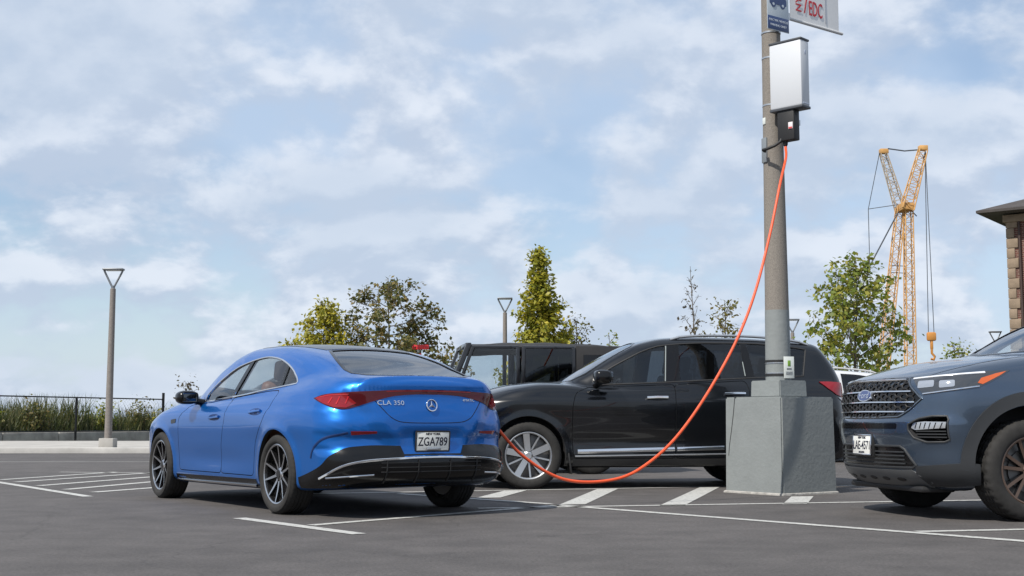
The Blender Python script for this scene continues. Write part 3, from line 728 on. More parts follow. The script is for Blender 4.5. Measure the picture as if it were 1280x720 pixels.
    q = nrm.to_track_quat('Z', 'Y').to_matrix()
    upv = Vector((0, 0, 1)); zx = nrm; yx = (upv - zx*upv.dot(zx)).normalized(); xx = yx.cross(zx); q = Matrix((xx, yx, zx)).transposed()
    tube(bm, [cpt + q @ Vector((.047*math.cos(2*math.pi*k/40), .047*math.sin(2*math.pi*k/40), 0)) for k in range(41)], .0055, 8, cap=False)
    for k in range(3):
        a = math.pi/2 + k*2*math.pi/3
        tip = cpt + q @ Vector((.045*math.cos(a), .045*math.sin(a), 0)); 
        b1 = cpt + q @ Vector((.010*math.cos(a + 1.05), .010*math.sin(a + 1.05), 0)); b2 = cpt + q @ Vector((.010*math.cos(a - 1.05), .010*math.sin(a - 1.05), 0)); tp = cpt + zx*.007; bb = cpt - zx*.004
        vv = [bm.verts.new(p) for p in (tip, b1, b2, tp, bb)]
        for f in ((0, 1, 3), (0, 3, 2), (0, 4, 1), (0, 2, 4), (1, 4, 3), (2, 3, 4)): bm.faces.new([vv[i] for i in f])
    obj('emblem', bm_mesh(bm, sm=30), car, CHROME)
    P_, N_ = E_(np.array([(0.0, .605)]))
    pl = plate(car, (P_[0][0] - .014, 0, .607), math.pi, R(4), 'ZGA789', 'NEW YORK')
    bm = bmesh.new(); box(bm, (P_[0][0] - .03, 0, .548), (.02, .13, .022), bev=.004); obj('plate_light_bar', bm_mesh(bm), car, SILVER)
    # cabin
    tan = mat('seat_leather', (.20, .085, .045), .5); seats(car, [(1.35, .36), (1.35, -.36)], 0, .33, tan); seats(car, [(.45, .36), (.45, -.36)], 0, .18, tan)
    bm = bmesh.new(); box(bm, (1.95, 0, .86), (.35, 1.3, .16), bev=.04); obj('dashboard', bm_mesh(bm), car, CABIN)
    bm = bmesh.new(); tube(bm, [(1.68 - .07*math.sin(t), .36 + .18*math.cos(t), .88 + .16*math.sin(t)) for t in np.linspace(0, 2*math.pi, 29)], .014, 8, cap=False); obj('steering_wheel', bm_mesh(bm), car, CABIN)
    wheel_set(car, [(0, .908, 0), (2.79, .905, R(-2)), (0, -.908, 0), (2.79, -.905, R(-2))], .334, .225, .248, 'twin', (mat('rim_black', (.012, .012, .013), .25, .3, .5), mat('machined_alloy', (.55, .55, .56), .25, 1.0)), spin=.25)
    return car
# ---------------------------------------------------------------- SUV helpers
def suv_windows(car, F, polys, mats, trims=None):
    for sg in (1, -1):
        Sm = map_side(F, sg)
        for p, m in zip(polys, mats): obj('side_window', panel_mesh(p, Sm, -.006, .004, .07), car, m)
def mirror(car, c, s, m, sg, base):
    mr = obj('wing_mirror', superblob(c, s, (.6, .55)), car, m)
    bm = bmesh.new(); box(bm, (c[0] - s[0]*.93, c[1], c[2]), (.008, s[1]*1.5, s[2]*1.4), bev=.02); obj('mirror_glass', bm_mesh(bm), mr, mat('mirror_glass', (.10, .11, .12), .02, 1.0))
    bm = bmesh.new(); tube(bm, [base, (c[0], c[1] - sg*s[1]*.6, c[2] - s[2]*.5)], [.05, .04], 8); obj('mirror_arm', bm_mesh(bm, sm=50), mr, m)
def rails(car, F, x0, x1, y, h, m):
    T_ = map_top(F); xs = np.linspace(x0, x1, 16)
    P, N = T_(np.stack([xs, np.full(16, y)], 1))
    for sg in (1, -1):
        bm = bmesh.new(); pts = [(p[0], sg*p[1], p[2] + h*math.sin(math.pi*min(1, max(0, i/15))) ** .35) for i, p in enumerate(P)]
        tube(bm, pts, .016, 8); obj('roof_rail', bm_mesh(bm, sm=50), car, m)
def build_black_suv(loc, rz):
    car = thing('car', 'dusty black SUV with silver five-spoke wheels parked behind the grey concrete pole base', 'car', loc, rz)
    F = body_field(SUV); BK = paint('black_car_paint', (.002, .0027, .0042), .1, .25, dust=.015, cior=1.4)
    top = spl([(2.17, 1.215), (1.95, 1.365), (1.69, 1.506), (1.46, 1.613), (1.25, 1.667), (.7, 1.698), (.3, 1.698), (-.2, 1.672), (-.52, 1.625)])
    bot = spl([(2.17, 1.188), (1.3, 1.222), (.3, 1.275), (-.45, 1.305)])
    wf = band_poly(top, bot, (1.285, 2.03), (1.235, 2.03)); wr = band_poly(top, bot, (.285, 1.10), (.32, 1.065)); wq = rounded(band_poly(top, bot, (-.40, .19), (-.49, .235), 6), .04)
    ws = [(2.52, 0), (2.48, .35), (2.36, .66), (2.20, .70), (1.80, .63), (1.62, .585), (1.54, .4), (1.50, 0), (1.54, -.4), (1.62, -.585), (1.80, -.63), (2.20, -.70), (2.36, -.66), (2.48, -.35)]
    df = [(2.375, .345), (2.395, .60), (2.385, .95), (2.345, 1.10), (2.20, 1.158), (1.165, 1.198), (1.175, .80), (1.175, .345)]
    dr = [(1.175, .345), (1.175, .80), (1.165, 1.198), (.31, 1.245), (.27, 1.10), (.33, .93), (.47, .78), (.53, .60), (.54, .345)]
    me, dm = shell(F, 0.0, 2.9, .75, (-.85, 2.5, .5, .04), [wf, wr, wq], [(ws, 1.05, 2.1)], [(0, .395, .432, .62), (2.9, .395, .432, .62)], [rounded(df, .05), rounded(dr, .05)], BK)
    obj('body', me, car); S1, S2, T_ = map_side(F, 1), map_side(F, -1), map_top(F)
    doors = [obj('door', q, car) for q in dm]
    for d, hx, hz in ((doors[0], 1.39, 1.043), (doors[1], .46, 1.088)):
        obj('handle_recess', panel_mesh([(hx + .09*math.cos(t), hz + .035*math.sin(t)) for t in np.linspace(0, 2*math.pi, 20, endpoint=False)], S1, .001, .003, .04), d, BLACKGLOSS)
        obj('door_handle', strip_mesh([(hx - .125, hz + .003), (hx, hz + .004), (hx + .125, hz - .003)], S1, .030, .014, .018), d, CHROME)
    obj('door_trim', strip_mesh([(2.33, .425), (1.19, .450)], S1, .045, .012, .004), doors[0], CHROME); obj('door_trim', strip_mesh([(1.16, .450), (.60, .462)], S1, .045, .012, .004), doors[1], CHROME)
    CL = glass_mat('front_door_glass', (.76, .80, .81))
    for sg, Sm in ((1, S1), (-1, S2)):
        obj('side_window', panel_mesh(wf, Sm, -.006, .004, .07), car, CL); obj('side_window', panel_mesh(wr, Sm, -.006, .004, .07), car, GLASSDARK); obj('quarter_window', panel_mesh(wq, Sm, -.006, .004, .07), car, GLASSDARK)
        for (a, b, c, d) in ((1.095, 1.29, 1.07, 1.24), (.185, .29, .24, .315)):
            obj('pillar_cover', panel_mesh([(a, float(bot(a)) + .005), (b, float(bot(b)) + .005), (d, float(top(d)) - .005), (c, float(top(c)) - .005)], Sm, .002, .006, .06), car, BLACKGLOSS)
        obj('window_seal', strip_mesh(band_poly(top, bot, (-.42, 2.12), (-.50, 2.12), 24), Sm, .016, .005, .001, closed=True), car, BLACKTRIM)
        obj('pillar_trim', strip_mesh([(1.272, 1.235), (1.225, 1.655)], Sm, .012, .005, .004), car, mat('trim_pale', (.25, .28, .28), .5)); obj('pillar_trim', strip_mesh([(.30, 1.30), (.312, 1.47)], Sm, .009, .005, .004), car, mat('trim_pale', (.25, .28, .28), .5))
        obj('sill', panel_mesh([(.52, .27), (2.40, .265), (2.38, .335), (.52, .34)], Sm, .008, .02, .08), car, BLACKTRIM)
        obj('sill_trim', strip_mesh([(.56, .392), (2.36, .372)], Sm, .016, .006, .002), car, SILVER)
        arch_ = [(2.9 + r*math.cos(t), .395 + r*math.sin(t)) for r, ts in ((.438, np.linspace(-.25, math.pi + .25, 28)), (.475, np.linspace(math.pi + .2, -.2, 28))) for t in ts]
        obj('arch_lip', panel_mesh(arch_, Sm, .006, .012, .05), car, BK)
        mirror(car, (2.06, sg*1.07, 1.275), (.10, .125, .082), BLACKGLOSS, sg, (2.10, sg*.88, 1.19))
        Cf = map_cyl(F, 3.0, 1); a = lambda x, y: arc(3.0, 1, x, y)*sg
        obj('headlight', panel_mesh([(a(3.30, .90), 1.0), (a(3.45, .84), 1.04), (a(3.62, .66), 1.02), (a(3.74, .5), .93), (a(3.70, .6), .90), (a(3.5, .82), .91), (a(3.33, .90), .945)], Cf, .005, .012, .04), car, CLEARLENS)
        Cr = map_cyl(F, -.2, -1); b_ = lambda x, y: arc(-.2, -1, x, y)*sg
        tl = obj('tail_light', panel_mesh([(b_(-.60, .86), 1.232), (b_(-.72, .86), 1.235), (b_(-.86, .80), 1.230), (b_(-.95, .72), 1.222), (b_(-.985, .66), 1.12), (b_(-.99, .66), 1.055), (b_(-.88, .83), 1.062), (b_(-.80, .885), 1.085), (b_(-.70, .89), 1.15)], Cr, .012, .02, .03), car, REDLENS)
        obj('reverse_lens', panel_mesh([(b_(-.83, .87), 1.050), (b_(-.90, .82), 1.048), (b_(-.995, .66), 1.045), (b_(-1.0, .66), .985), (b_(-.93, .8), .985)], Cr, .010, .018, .03), tl, LAMPWHITE)
    rails(car, F, 1.15, -.55, .64, .045, SILVER)
    Fm = map_end(F, 1)
    obj('grille', panel_mesh([(-.45, .70), (.45, .70), (.52, .93), (-.52, .93)], Fm, .004, .01, .06), car, BLACKGLOSS)
    for z in (.76, .82, .88): obj('grille_bar', strip_mesh([(-.46, z), (.46, z)], Fm, .02, .01, .006), car, CHROME)
    obj('windshield', panel_mesh(ws, T_, -.006, .004, .08), car, glass_mat('windscreen_glass', (.88, .91, .91)))
    obj('windshield_seal', strip_mesh(ws, T_, .03, .004, 0, closed=True), car, BLACKGLOSS)
    for x in (2.42, -.47):
        for sg in (1, -1): bm = bmesh.new(); box(bm, (x, sg*.86, .29), (.02, .22, .24), Matrix.Rotation(R(8), 3, 'Y'), bev=.006); obj('mud_flap', bm_mesh(bm), car, BLACKTRIM)
    gs = mat('seat_grey_cloth', (.09, .09, .095), .8); seats(car, [(1.30, .40), (1.30, -.40)], 0, .55, gs); seats(car, [(.30, .4), (.30, -.4)], 0, .55, gs)
    bm = bmesh.new(); box(bm, (2.05, 0, 1.07), (.38, 1.45, .16), bev=.04); obj('dashboard', bm_mesh(bm), car, CABIN)
    bm = bmesh.new(); tube(bm, [(1.80 - .08*math.sin(t), .40 + .19*math.cos(t), 1.10 + .17*math.sin(t)) for t in np.linspace(0, 2*math.pi, 29)], .015, 8, cap=False); obj('steering_wheel', bm_mesh(bm), car, CABIN)
    bm = bmesh.new(); box(bm, (1.3, 0, .30), (3.2, 1.2, .14), bev=.03); obj('underbody', bm_mesh(bm), car, DARKGAP)
    wheel_set(car, [(0, .962, 0), (2.9, .962, R(-3)), (0, -.962, 0), (2.9, -.962, R(-3))], .384, .235, .268, 'five', (mat('rim_dark_grey', (.10, .10, .105), .4, .7), SILVER), spin=.10)
    return car

def build_slate_suv(loc, rz):
    car = thing('car', 'slate blue SUV with a chrome barred honeycomb grille and amber-tipped headlights', 'car', loc, rz)
    F = body_field(SUV2); PB = paint('slate_blue_paint', (.072, .102, .148), .75, .25, dust=.02)
    CLAD = mat('grey_cladding', (.028, .030, .033), .5, bump=.15, bscale=300); SKID = mat('skid_silver', (.14, .145, .15), .45, .4)
    top = spl([(2.48, 1.235), (2.2, 1.42), (1.95, 1.555), (1.65, 1.65), (1.3, 1.685), (.6, 1.695), (-.1, 1.67), (-.5, 1.61)]); bot = spl([(2.48, 1.215), (1.3, 1.245), (-.5, 1.29)])
    wf = band_poly(top, bot, (1.32, 2.36), (1.27, 2.36)); wr = band_poly(top, bot, (.30, 1.16), (.30, 1.12)); wq = band_poly(top, bot, (-.42, .20), (-.45, .20), 6)
    ws = [(2.67, 0), (2.64, .35), (2.55, .66), (2.42, .70), (2.05, .64), (1.88, .59), (1.80, .4), (1.76, 0), (1.80, -.4), (1.88, -.59), (2.05, -.64), (2.42, -.70), (2.55, -.66), (2.64, -.35)]
    df = [(2.43, .36), (2.44, .9), (2.38, 1.12), (2.22, 1.175), (1.21, 1.215), (1.21, .36)]; dr = [(1.21, .36), (1.21, 1.215), (.31, 1.25), (.27, 1.1), (.42, .9), (.57, .7), (.60, .36)]
    fog = [(.612, .742), (.70, .790), (.79, .808), (.872, .808), (.885, .78), (.885, .625), (.86, .608), (.75, .605), (.655, .64), (.612, .70)]
    me, dm = shell(F, 0.0, 2.9, .75, (-.85, 2.65, .5, .04), [wf, wr, wq], [(ws, 1.08, 2.1)], [(0, .43, .462, .62), (3.025, .43, .462, .62)], [rounded(df, .04), rounded(dr, .04)], PB)
    # pockets for the fog lamps and the slots in the nose
    me = boolean(me, [prism_mesh([(sg*y, z) for y, z in fog][::sg], 'x', 3.50, 4.2) for sg in (1, -1)])
    paint_by(me, lambda c, n: np.where(F(c[:, 0], c[:, 1], c[:, 2]) < -.009, 1, 0), [PB, CABIN]); field_normals(me, F)
    obj('body', me, car); S1, S2, T_, Fm = map_side(F, 1), map_side(F, -1), map_top(F), map_end(F, 1)
    XC = 3.0; Cf = map_cyl(F, XC, 1)
    doors = [obj('door', q, car) for q in dm]
    for d, hx in ((doors[0], 1.42), (doors[1], .50)): obj('door_handle', strip_mesh([(hx - .12, 1.09), (hx + .12, 1.085)], S1, .032, .014, .018), d, PB)
    # grille
    gh = [(0, 1.106), (.30, 1.108), (.515, 1.106), (.585, 1.045), (.640, 1.0), (.700, .945), (.600, .862), (.49, .800), (.25, .795), (0, .795)]
    gpoly = gh + [(-y, z) for y, z in reversed(gh[1:-1])]
    g = obj('grille', panel_mesh(gpoly, Fm, .003, .010, .045), car, BLACKGLOSS)
    def inside(y, z):
        c = False; j = len(gpoly) - 1
        for i in range(len(gpoly)):
            if (gpoly[i][1] > z) != (gpoly[j][1] > z) and y < (gpoly[j][0]-gpoly[i][0])*(z-gpoly[i][1])/(gpoly[j][1]-gpoly[i][1]) + gpoly[i][0]: c = not c
            j = i
        return c
    segs = []; hx_, hz_ = .040, .021
    for r_ in range(-1, 11):
        for c_ in range(-12, 13):
            cy = c_*hx_*1.5; cz_ = .815 + r_*hz_*2 + (hz_ if c_ % 2 else 0)
            ring = [(cy + hx_*.94*math.cos(math.pi/3*k), cz_ + hz_*1.04*math.sin(math.pi/3*k)) for k in range(6)]
            if all(inside(*q) for q in ring): segs.append(ring)
    bm = bmesh.new(); allp = np.array([q for s_ in segs for q in s_]); P, N = Fm(allp)
    for i in range(len(segs)):
        idx = [i*6 + k for k in range(6)]; pts = [Vector(P[j] + N[j]*.008) for j in idx]; tube(bm, pts + [pts[0]], .006, 5, cap=False)
    obj('grille_mesh', bm_mesh(bm, sm=40), g, BLACKTRIM)
    for z, w_ in ((1.090, .52), (1.005, .612), (.922, .650), (.846, .56)):
        obj('grille_bar', strip_mesh([(-w_, z - .004), (0, z), (w_, z - .004)], Fm, .016, .014, .010), g, CHROME)
    obj('grille_surround', strip_mesh(gpoly, Fm, .014, .008, .003, closed=True), g, mat('dark_chrome', (.25, .26, .27), .2, 1.0))
    # oval badge
    P_, N_ = Fm(np.array([(0., .975)])); nrm = Vector(N_[0]); c0 = Vector(P_[0]) + nrm*.024
    zx = nrm; yx = (Vector((0, 0, 1)) - zx*zx.z).normalized(); xx = yx.cross(zx); Q = Matrix((xx, yx, zx)).transposed()
    def oval(a, b, z0, z1, m, nm, par):
        bm = bmesh.new(); n = 40; A = [bm.verts.new(c0 + Q @ Vector((a*math.cos(2*math.pi*k/n), b*math.sin(2*math.pi*k/n), z0))) for k in range(n)]
        B = [bm.verts.new(c0 + Q @ Vector((a*.96*math.cos(2*math.pi*k/n), b*.94*math.sin(2*math.pi*k/n), z1))) for k in range(n)]
        bm.faces.new(B); bm.faces.new(A[::-1])
        for k in range(n): bm.faces.new((A[k], A[(k+1) % n], B[(k+1) % n], B[k]))
        return obj(nm, bm_mesh(bm, sm=40), par, m)
    e = oval(.125, .052, -.03, .004, CHROME, 'emblem', g); oval(.115, .044, .003, .007, mat('badge_blue', (.008, .03, .14), .2, 0, .8), 'emblem_field', e)
    tm = text_mesh('Ford', .074, extr=.0012, xs=1.25); tm.transform(Matrix.Translation(c0) @ Q.to_4x4() @ Matrix.Translation((0, 0, .008)))
    obj('emblem_text', tm, e, CHROME)
    # lower face
    obj('nose_slot', panel_mesh(rounded([(-.49, .708), (.49, .708), (.50, .752), (-.50, .752)], .015), Fm, .003, .008, .05), car, BLACKGLOSS)
    lg = [(0, .572), (.50, .572), (.545, .545), (.635, .425), (.60, .405), (0, .40)]; lgp = lg + [(-y, z) for y, z in reversed(lg[1:-1])]
    l = obj('lower_grille', panel_mesh(lgp, Fm, .003, .010, .045), car, BLACKGLOSS)
    for z in (.435, .465, .495, .525): obj('grille_slat', strip_mesh([(-.54, z), (.54, z)], Fm, .012, .010, .004), l, CLAD)
    obj('grille_surround', strip_mesh(lgp, Fm, .018, .010, .003, closed=True), l, CLAD)
    sk = [(0, .385), (.46, .385), (.585, .392), (.70, .30), (.66, .262), (0, .262)]; skp = sk + [(-y, z) for y, z in reversed(sk[1:-1])]
    k_ = obj('skid_plate', panel_mesh(skp, Fm, .012, .02, .05), car, SKID)
    for y in (-.42, -.21, 0, .21, .42): obj('skid_slot', panel_mesh([(y + .05*math.cos(t), .315 + .014*math.sin(t)) for t in np.linspace(0, 2*math.pi, 16, endpoint=False)], Fm, .0135, .004, .03), k_, BLACKTRIM)
    bm = bmesh.new(); box(bm, (3.62, 0, .235), (.30, 1.25, .05), bev=.02); obj('air_dam', bm_mesh(bm), car, BLACKTRIM)
    for sg in (1, -1):
        Sm = S1 if sg > 0 else S2; a = lambda x, y: arc(XC, 1, x, y)*sg
        hp = [(a(3.757, .545), 1.110), (a(3.65, .74), 1.124), (a(3.534, .851), 1.138), (a(3.35, .91), 1.152), (a(3.157, .926), 1.163), (a(3.22, .935), 1.125), (a(3.33, .94), 1.070), (a(3.431, .943), 1.029), (a(3.58, .87), 1.004), (a(3.70, .78), .985), (a(3.773, .709), .974), (a(3.768, .62), 1.05)]
        hl = obj('headlight', panel_mesh(hp, Cf, .004, .012, .03), car, mat('headlamp_smoke', (.045, .05, .058), .05, .2, 1.0))
        obj('amber_lens', panel_mesh([(a(3.19, .926), 1.154), (a(3.28, .93), 1.136), (a(3.40, .92), 1.100), (a(3.43, .915), 1.062), (a(3.40, .94), 1.052), (a(3.33, .94), 1.084), (a(3.24, .935), 1.126)], Cf, .007, .006, .025), hl, ORANGELENS)
        for (x0_, y0_, x1_, y1_) in ((3.745, .62, 3.68, .74), (3.655, .77, 3.57, .84)):
            obj('lamp_unit', panel_mesh(rounded([(a(x0_, y0_), 1.025), (a(x1_, y1_), 1.035), (a(x1_, y1_), 1.085), (a(x0_, y0_), 1.08)], .012), Cf, .007, .006, .02), hl, CLEARLENS)
        obj('lamp_trim', strip_mesh([(a(3.757, .56), 1.100), (a(3.65, .745), 1.115), (a(3.534, .855), 1.128), (a(3.36, .91), 1.142)], Cf, .018, .006, .006), hl, LAMPWHITE)
        obj('lamp_trim', strip_mesh([(a(3.43, .942), 1.036), (a(3.58, .87), 1.012), (a(3.70, .78), .992), (a(3.773, .709), .981)], Cf, .012, .006, .006), hl, CHROME)
        # fog lamp deep in its pocket
        bm = bmesh.new(); box(bm, (3.56, sg*.755, .70), (.14, .26, .22), bev=.01); fp = obj('fog_lamp', bm_mesh(bm), car, BLACKGLOSS)
        lp = [(.630, .715), (.665, .700), (.872, .715), (.878, .765), (.74, .770), (.65, .755)]
        lu = obj('lamp_unit', panel_mesh([(sg*y, z) for y, z in lp], Fm, -.012, .03, .03), fp, mat('fog_lens', (.42, .44, .47), .12, .5, 1.0))
        for q in range(6): obj('lamp_rib', strip_mesh([(sg*(.665 + .036*q), .712), (sg*(.680 + .036*q), .758)], Fm, .007, .004, -.012), fp, BLACKGLOSS)
        for z in (.640, .665, .690): obj('pocket_slat', strip_mesh([(sg*.67, z), (sg*.875, z)], Fm, .010, .008, -.022), fp, CLAD)
        obj('pocket_surround', strip_mesh([(sg*y, z) for y, z in fog], Fm, .014, .006, .002, closed=True), car, CLAD)
        # cladding
        obj('corner_cladding', panel_mesh([(a(3.815, .635), .418), (a(3.66, .84), .440), (a(3.535, .926), .450), (a(3.452, .945), .440), (a(3.44, .93), .285), (a(3.60, .80), .27), (a(3.70, .66), .268), (a(3.80, .62), .36)], Cf, .012, .02, .04), car, CLAD)
        for cx in (3.025, 0):
            ring = [(cx + r_*math.cos(t)*1.0, .43 + r_*math.sin(t)) for r_, ts in ((.464, np.linspace(-.12, math.pi + .12, 32)), (.565, np.linspace(math.pi + .05, -.05, 32))) for t in ts]
            obj('arch_cladding', panel_mesh(ring, Sm, .012, .02, .05), car, CLAD)
        obj('sill', panel_mesh([(.56, .27), (2.46, .27), (2.46, .40), (.56, .40)], Sm, .010, .02, .08), car, CLAD)
        for p, m_ in ((wf, GLASS), (wr, GLASSDARK), (wq, GLASSDARK)): obj('side_window', panel_mesh(p, Sm, -.006, .004, .08), car, m_)
        mirror(car, (2.26, sg*1.10, 1.30), (.10, .13, .09), PB, sg, (2.30, sg*.90, 1.2))
        Cr = map_cyl(F, -.2, -1); b_ = lambda x, y: arc(-.2, -1, x, y)*sg
        obj('tail_light', panel_mesh([(b_(-.62, .88), 1.2), (b_(-.95, .70), 1.2), (b_(-.97, .66), 1.0), (b_(-.70, .9), 1.06)], Cr, .01, .018, .04), car, REDLENS)
    obj('hood_seam', strip_mesh([(3.74, -.60), (3.79, -.42), (3.82, 0), (3.79, .42), (3.74, .60)], T_, .008, .0015, 0), car, DARKGAP)
    for sg in (1, -1): obj('hood_seam', strip_mesh([(3.72, sg*.66), (3.4, sg*.775), (2.9, sg*.80), (2.62, sg*.79)], T_, .007, .0012, 0), car, DARKGAP)
    obj('windshield', panel_mesh(ws, T_, -.006, .004, .08), car, glass_mat('windscreen_glass', (.88, .91, .91)))
    obj('windshield_seal', strip_mesh(ws, T_, .03, .004, 0, closed=True), car, BLACKGLOSS)
    rails(car, F, 1.1, -.55, .66, .04, BLACKTRIM)
    pl = plate(car, (3.955, 0, .575), 0, R(-3), 'LAE-4571', 'NEW YORK', True)
    bm = bmesh.new(); box(bm, (3.93, 0, .575), (.03, .34, .19), bev=.006); obj('plate_holder', bm_mesh(bm), car, BLACKTRIM)
    gs = mat('seat_grey_cloth', (.09, .09, .095), .8); seats(car, [(1.30, .40), (1.30, -.40), (.3, .4), (.3, -.4)], 0, .55, gs)
    bm = bmesh.new(); box(bm, (2.05, 0, 1.1), (.38, 1.45, .16), bev=.04); obj('dashboard', bm_mesh(bm), car, CABIN)
    bm = bmesh.new(); box(bm, (1.35, 0, .32), (3.3, 1.2, .14), bev=.03); obj('underbody', bm_mesh(bm), car, DARKGAP)
    wheel_set(car, [(0, .985, 0), (3.025, .985, 0), (0, -.985, 0), (3.025, -.985, 0)], .392, .255, .262, 'rugged', (mat('rim_black', (.012, .012, .013), .25, .3, .5), mat('bronze_alloy', (.16, .11, .085), .4, .7)), chunky=True, spin=.2)
    return car

def build_far_suv(label, loc, rz, col, rail, name, rackz=.10):
    """another parked SUV of which only the roof shows over the nearer cars"""
    car = thing('car', label, 'car', loc, rz); F = body_field(SUV2); PT = paint(name, col, .2, .35)
    top = spl([(2.48, 1.235), (2.2, 1.42), (1.95, 1.555), (1.65, 1.65), (1.3, 1.685), (.6, 1.695), (-.1, 1.67), (-.5, 1.61)]); bot = spl([(2.48, 1.215), (1.3, 1.245), (-.5, 1.29)])
    wf = band_poly(top, bot, (1.32, 2.36), (1.27, 2.36)); wr = band_poly(top, bot, (.30, 1.16), (.30, 1.12)); wq = band_poly(top, bot, (-.42, .20), (-.45, .20), 6)
    me, dm = shell(F, 0.0, 2.9, .75, (-.85, 2.5, .5, .04), [wf, wr, wq], [], [(0, .43, .45, .62), (3.025, .43, .45, .62)], [], PT, ds=.04, nphi=90)
    obj('body', me, car)
    for sg in (1, -1):
        for p in (wf, wr, wq): obj('side_window', panel_mesh(p, map_side(F, sg), -.006, .004, .09), car, GLASSDARK)
        Cr = map_cyl(F, -.2, -1); b_ = lambda x, y: arc(-.2, -1, x, y)*sg
        obj('tail_light', panel_mesh([(b_(-.62, .88), 1.2), (b_(-.95, .70), 1.2), (b_(-.97, .66), 1.0), (b_(-.70, .9), 1.06)], Cr, .01, .018, .05), car, REDLENS)
    ws = [(2.67, 0), (2.55, .66), (2.42, .70), (1.88, .59), (1.76, 0), (1.88, -.59), (2.42, -.70), (2.55, -.66)]
    obj('windshield', panel_mesh(ws, map_top(F), .003, .006, .1), car, BLACKGLOSS)
    rails(car, F, 1.1, -.6, .62, rackz, rail)
    if rackz > .08:
        for x in (.8, .3, -.2): bm = bmesh.new(); tube(bm, [(x, -.62, 1.80 + .02), (x, .62, 1.80 + .02)], .02, 8); obj('roof_crossbar', bm_mesh(bm), car, rail)
    bm = bmesh.new(); box(bm, (1.35, 0, .32), (3.3, 1.2, .14), bev=.03); obj('underbody', bm_mesh(bm), car, DARKGAP)
    wheel_set(car, [(0, .975, 0), (3.025, .975, 0), (0, -.975, 0), (3.025, -.975, 0)], .39, .245, .26, 'five', (mat('rim_dark_grey', (.10, .10, .105), .4, .7), SILVER))
    return car

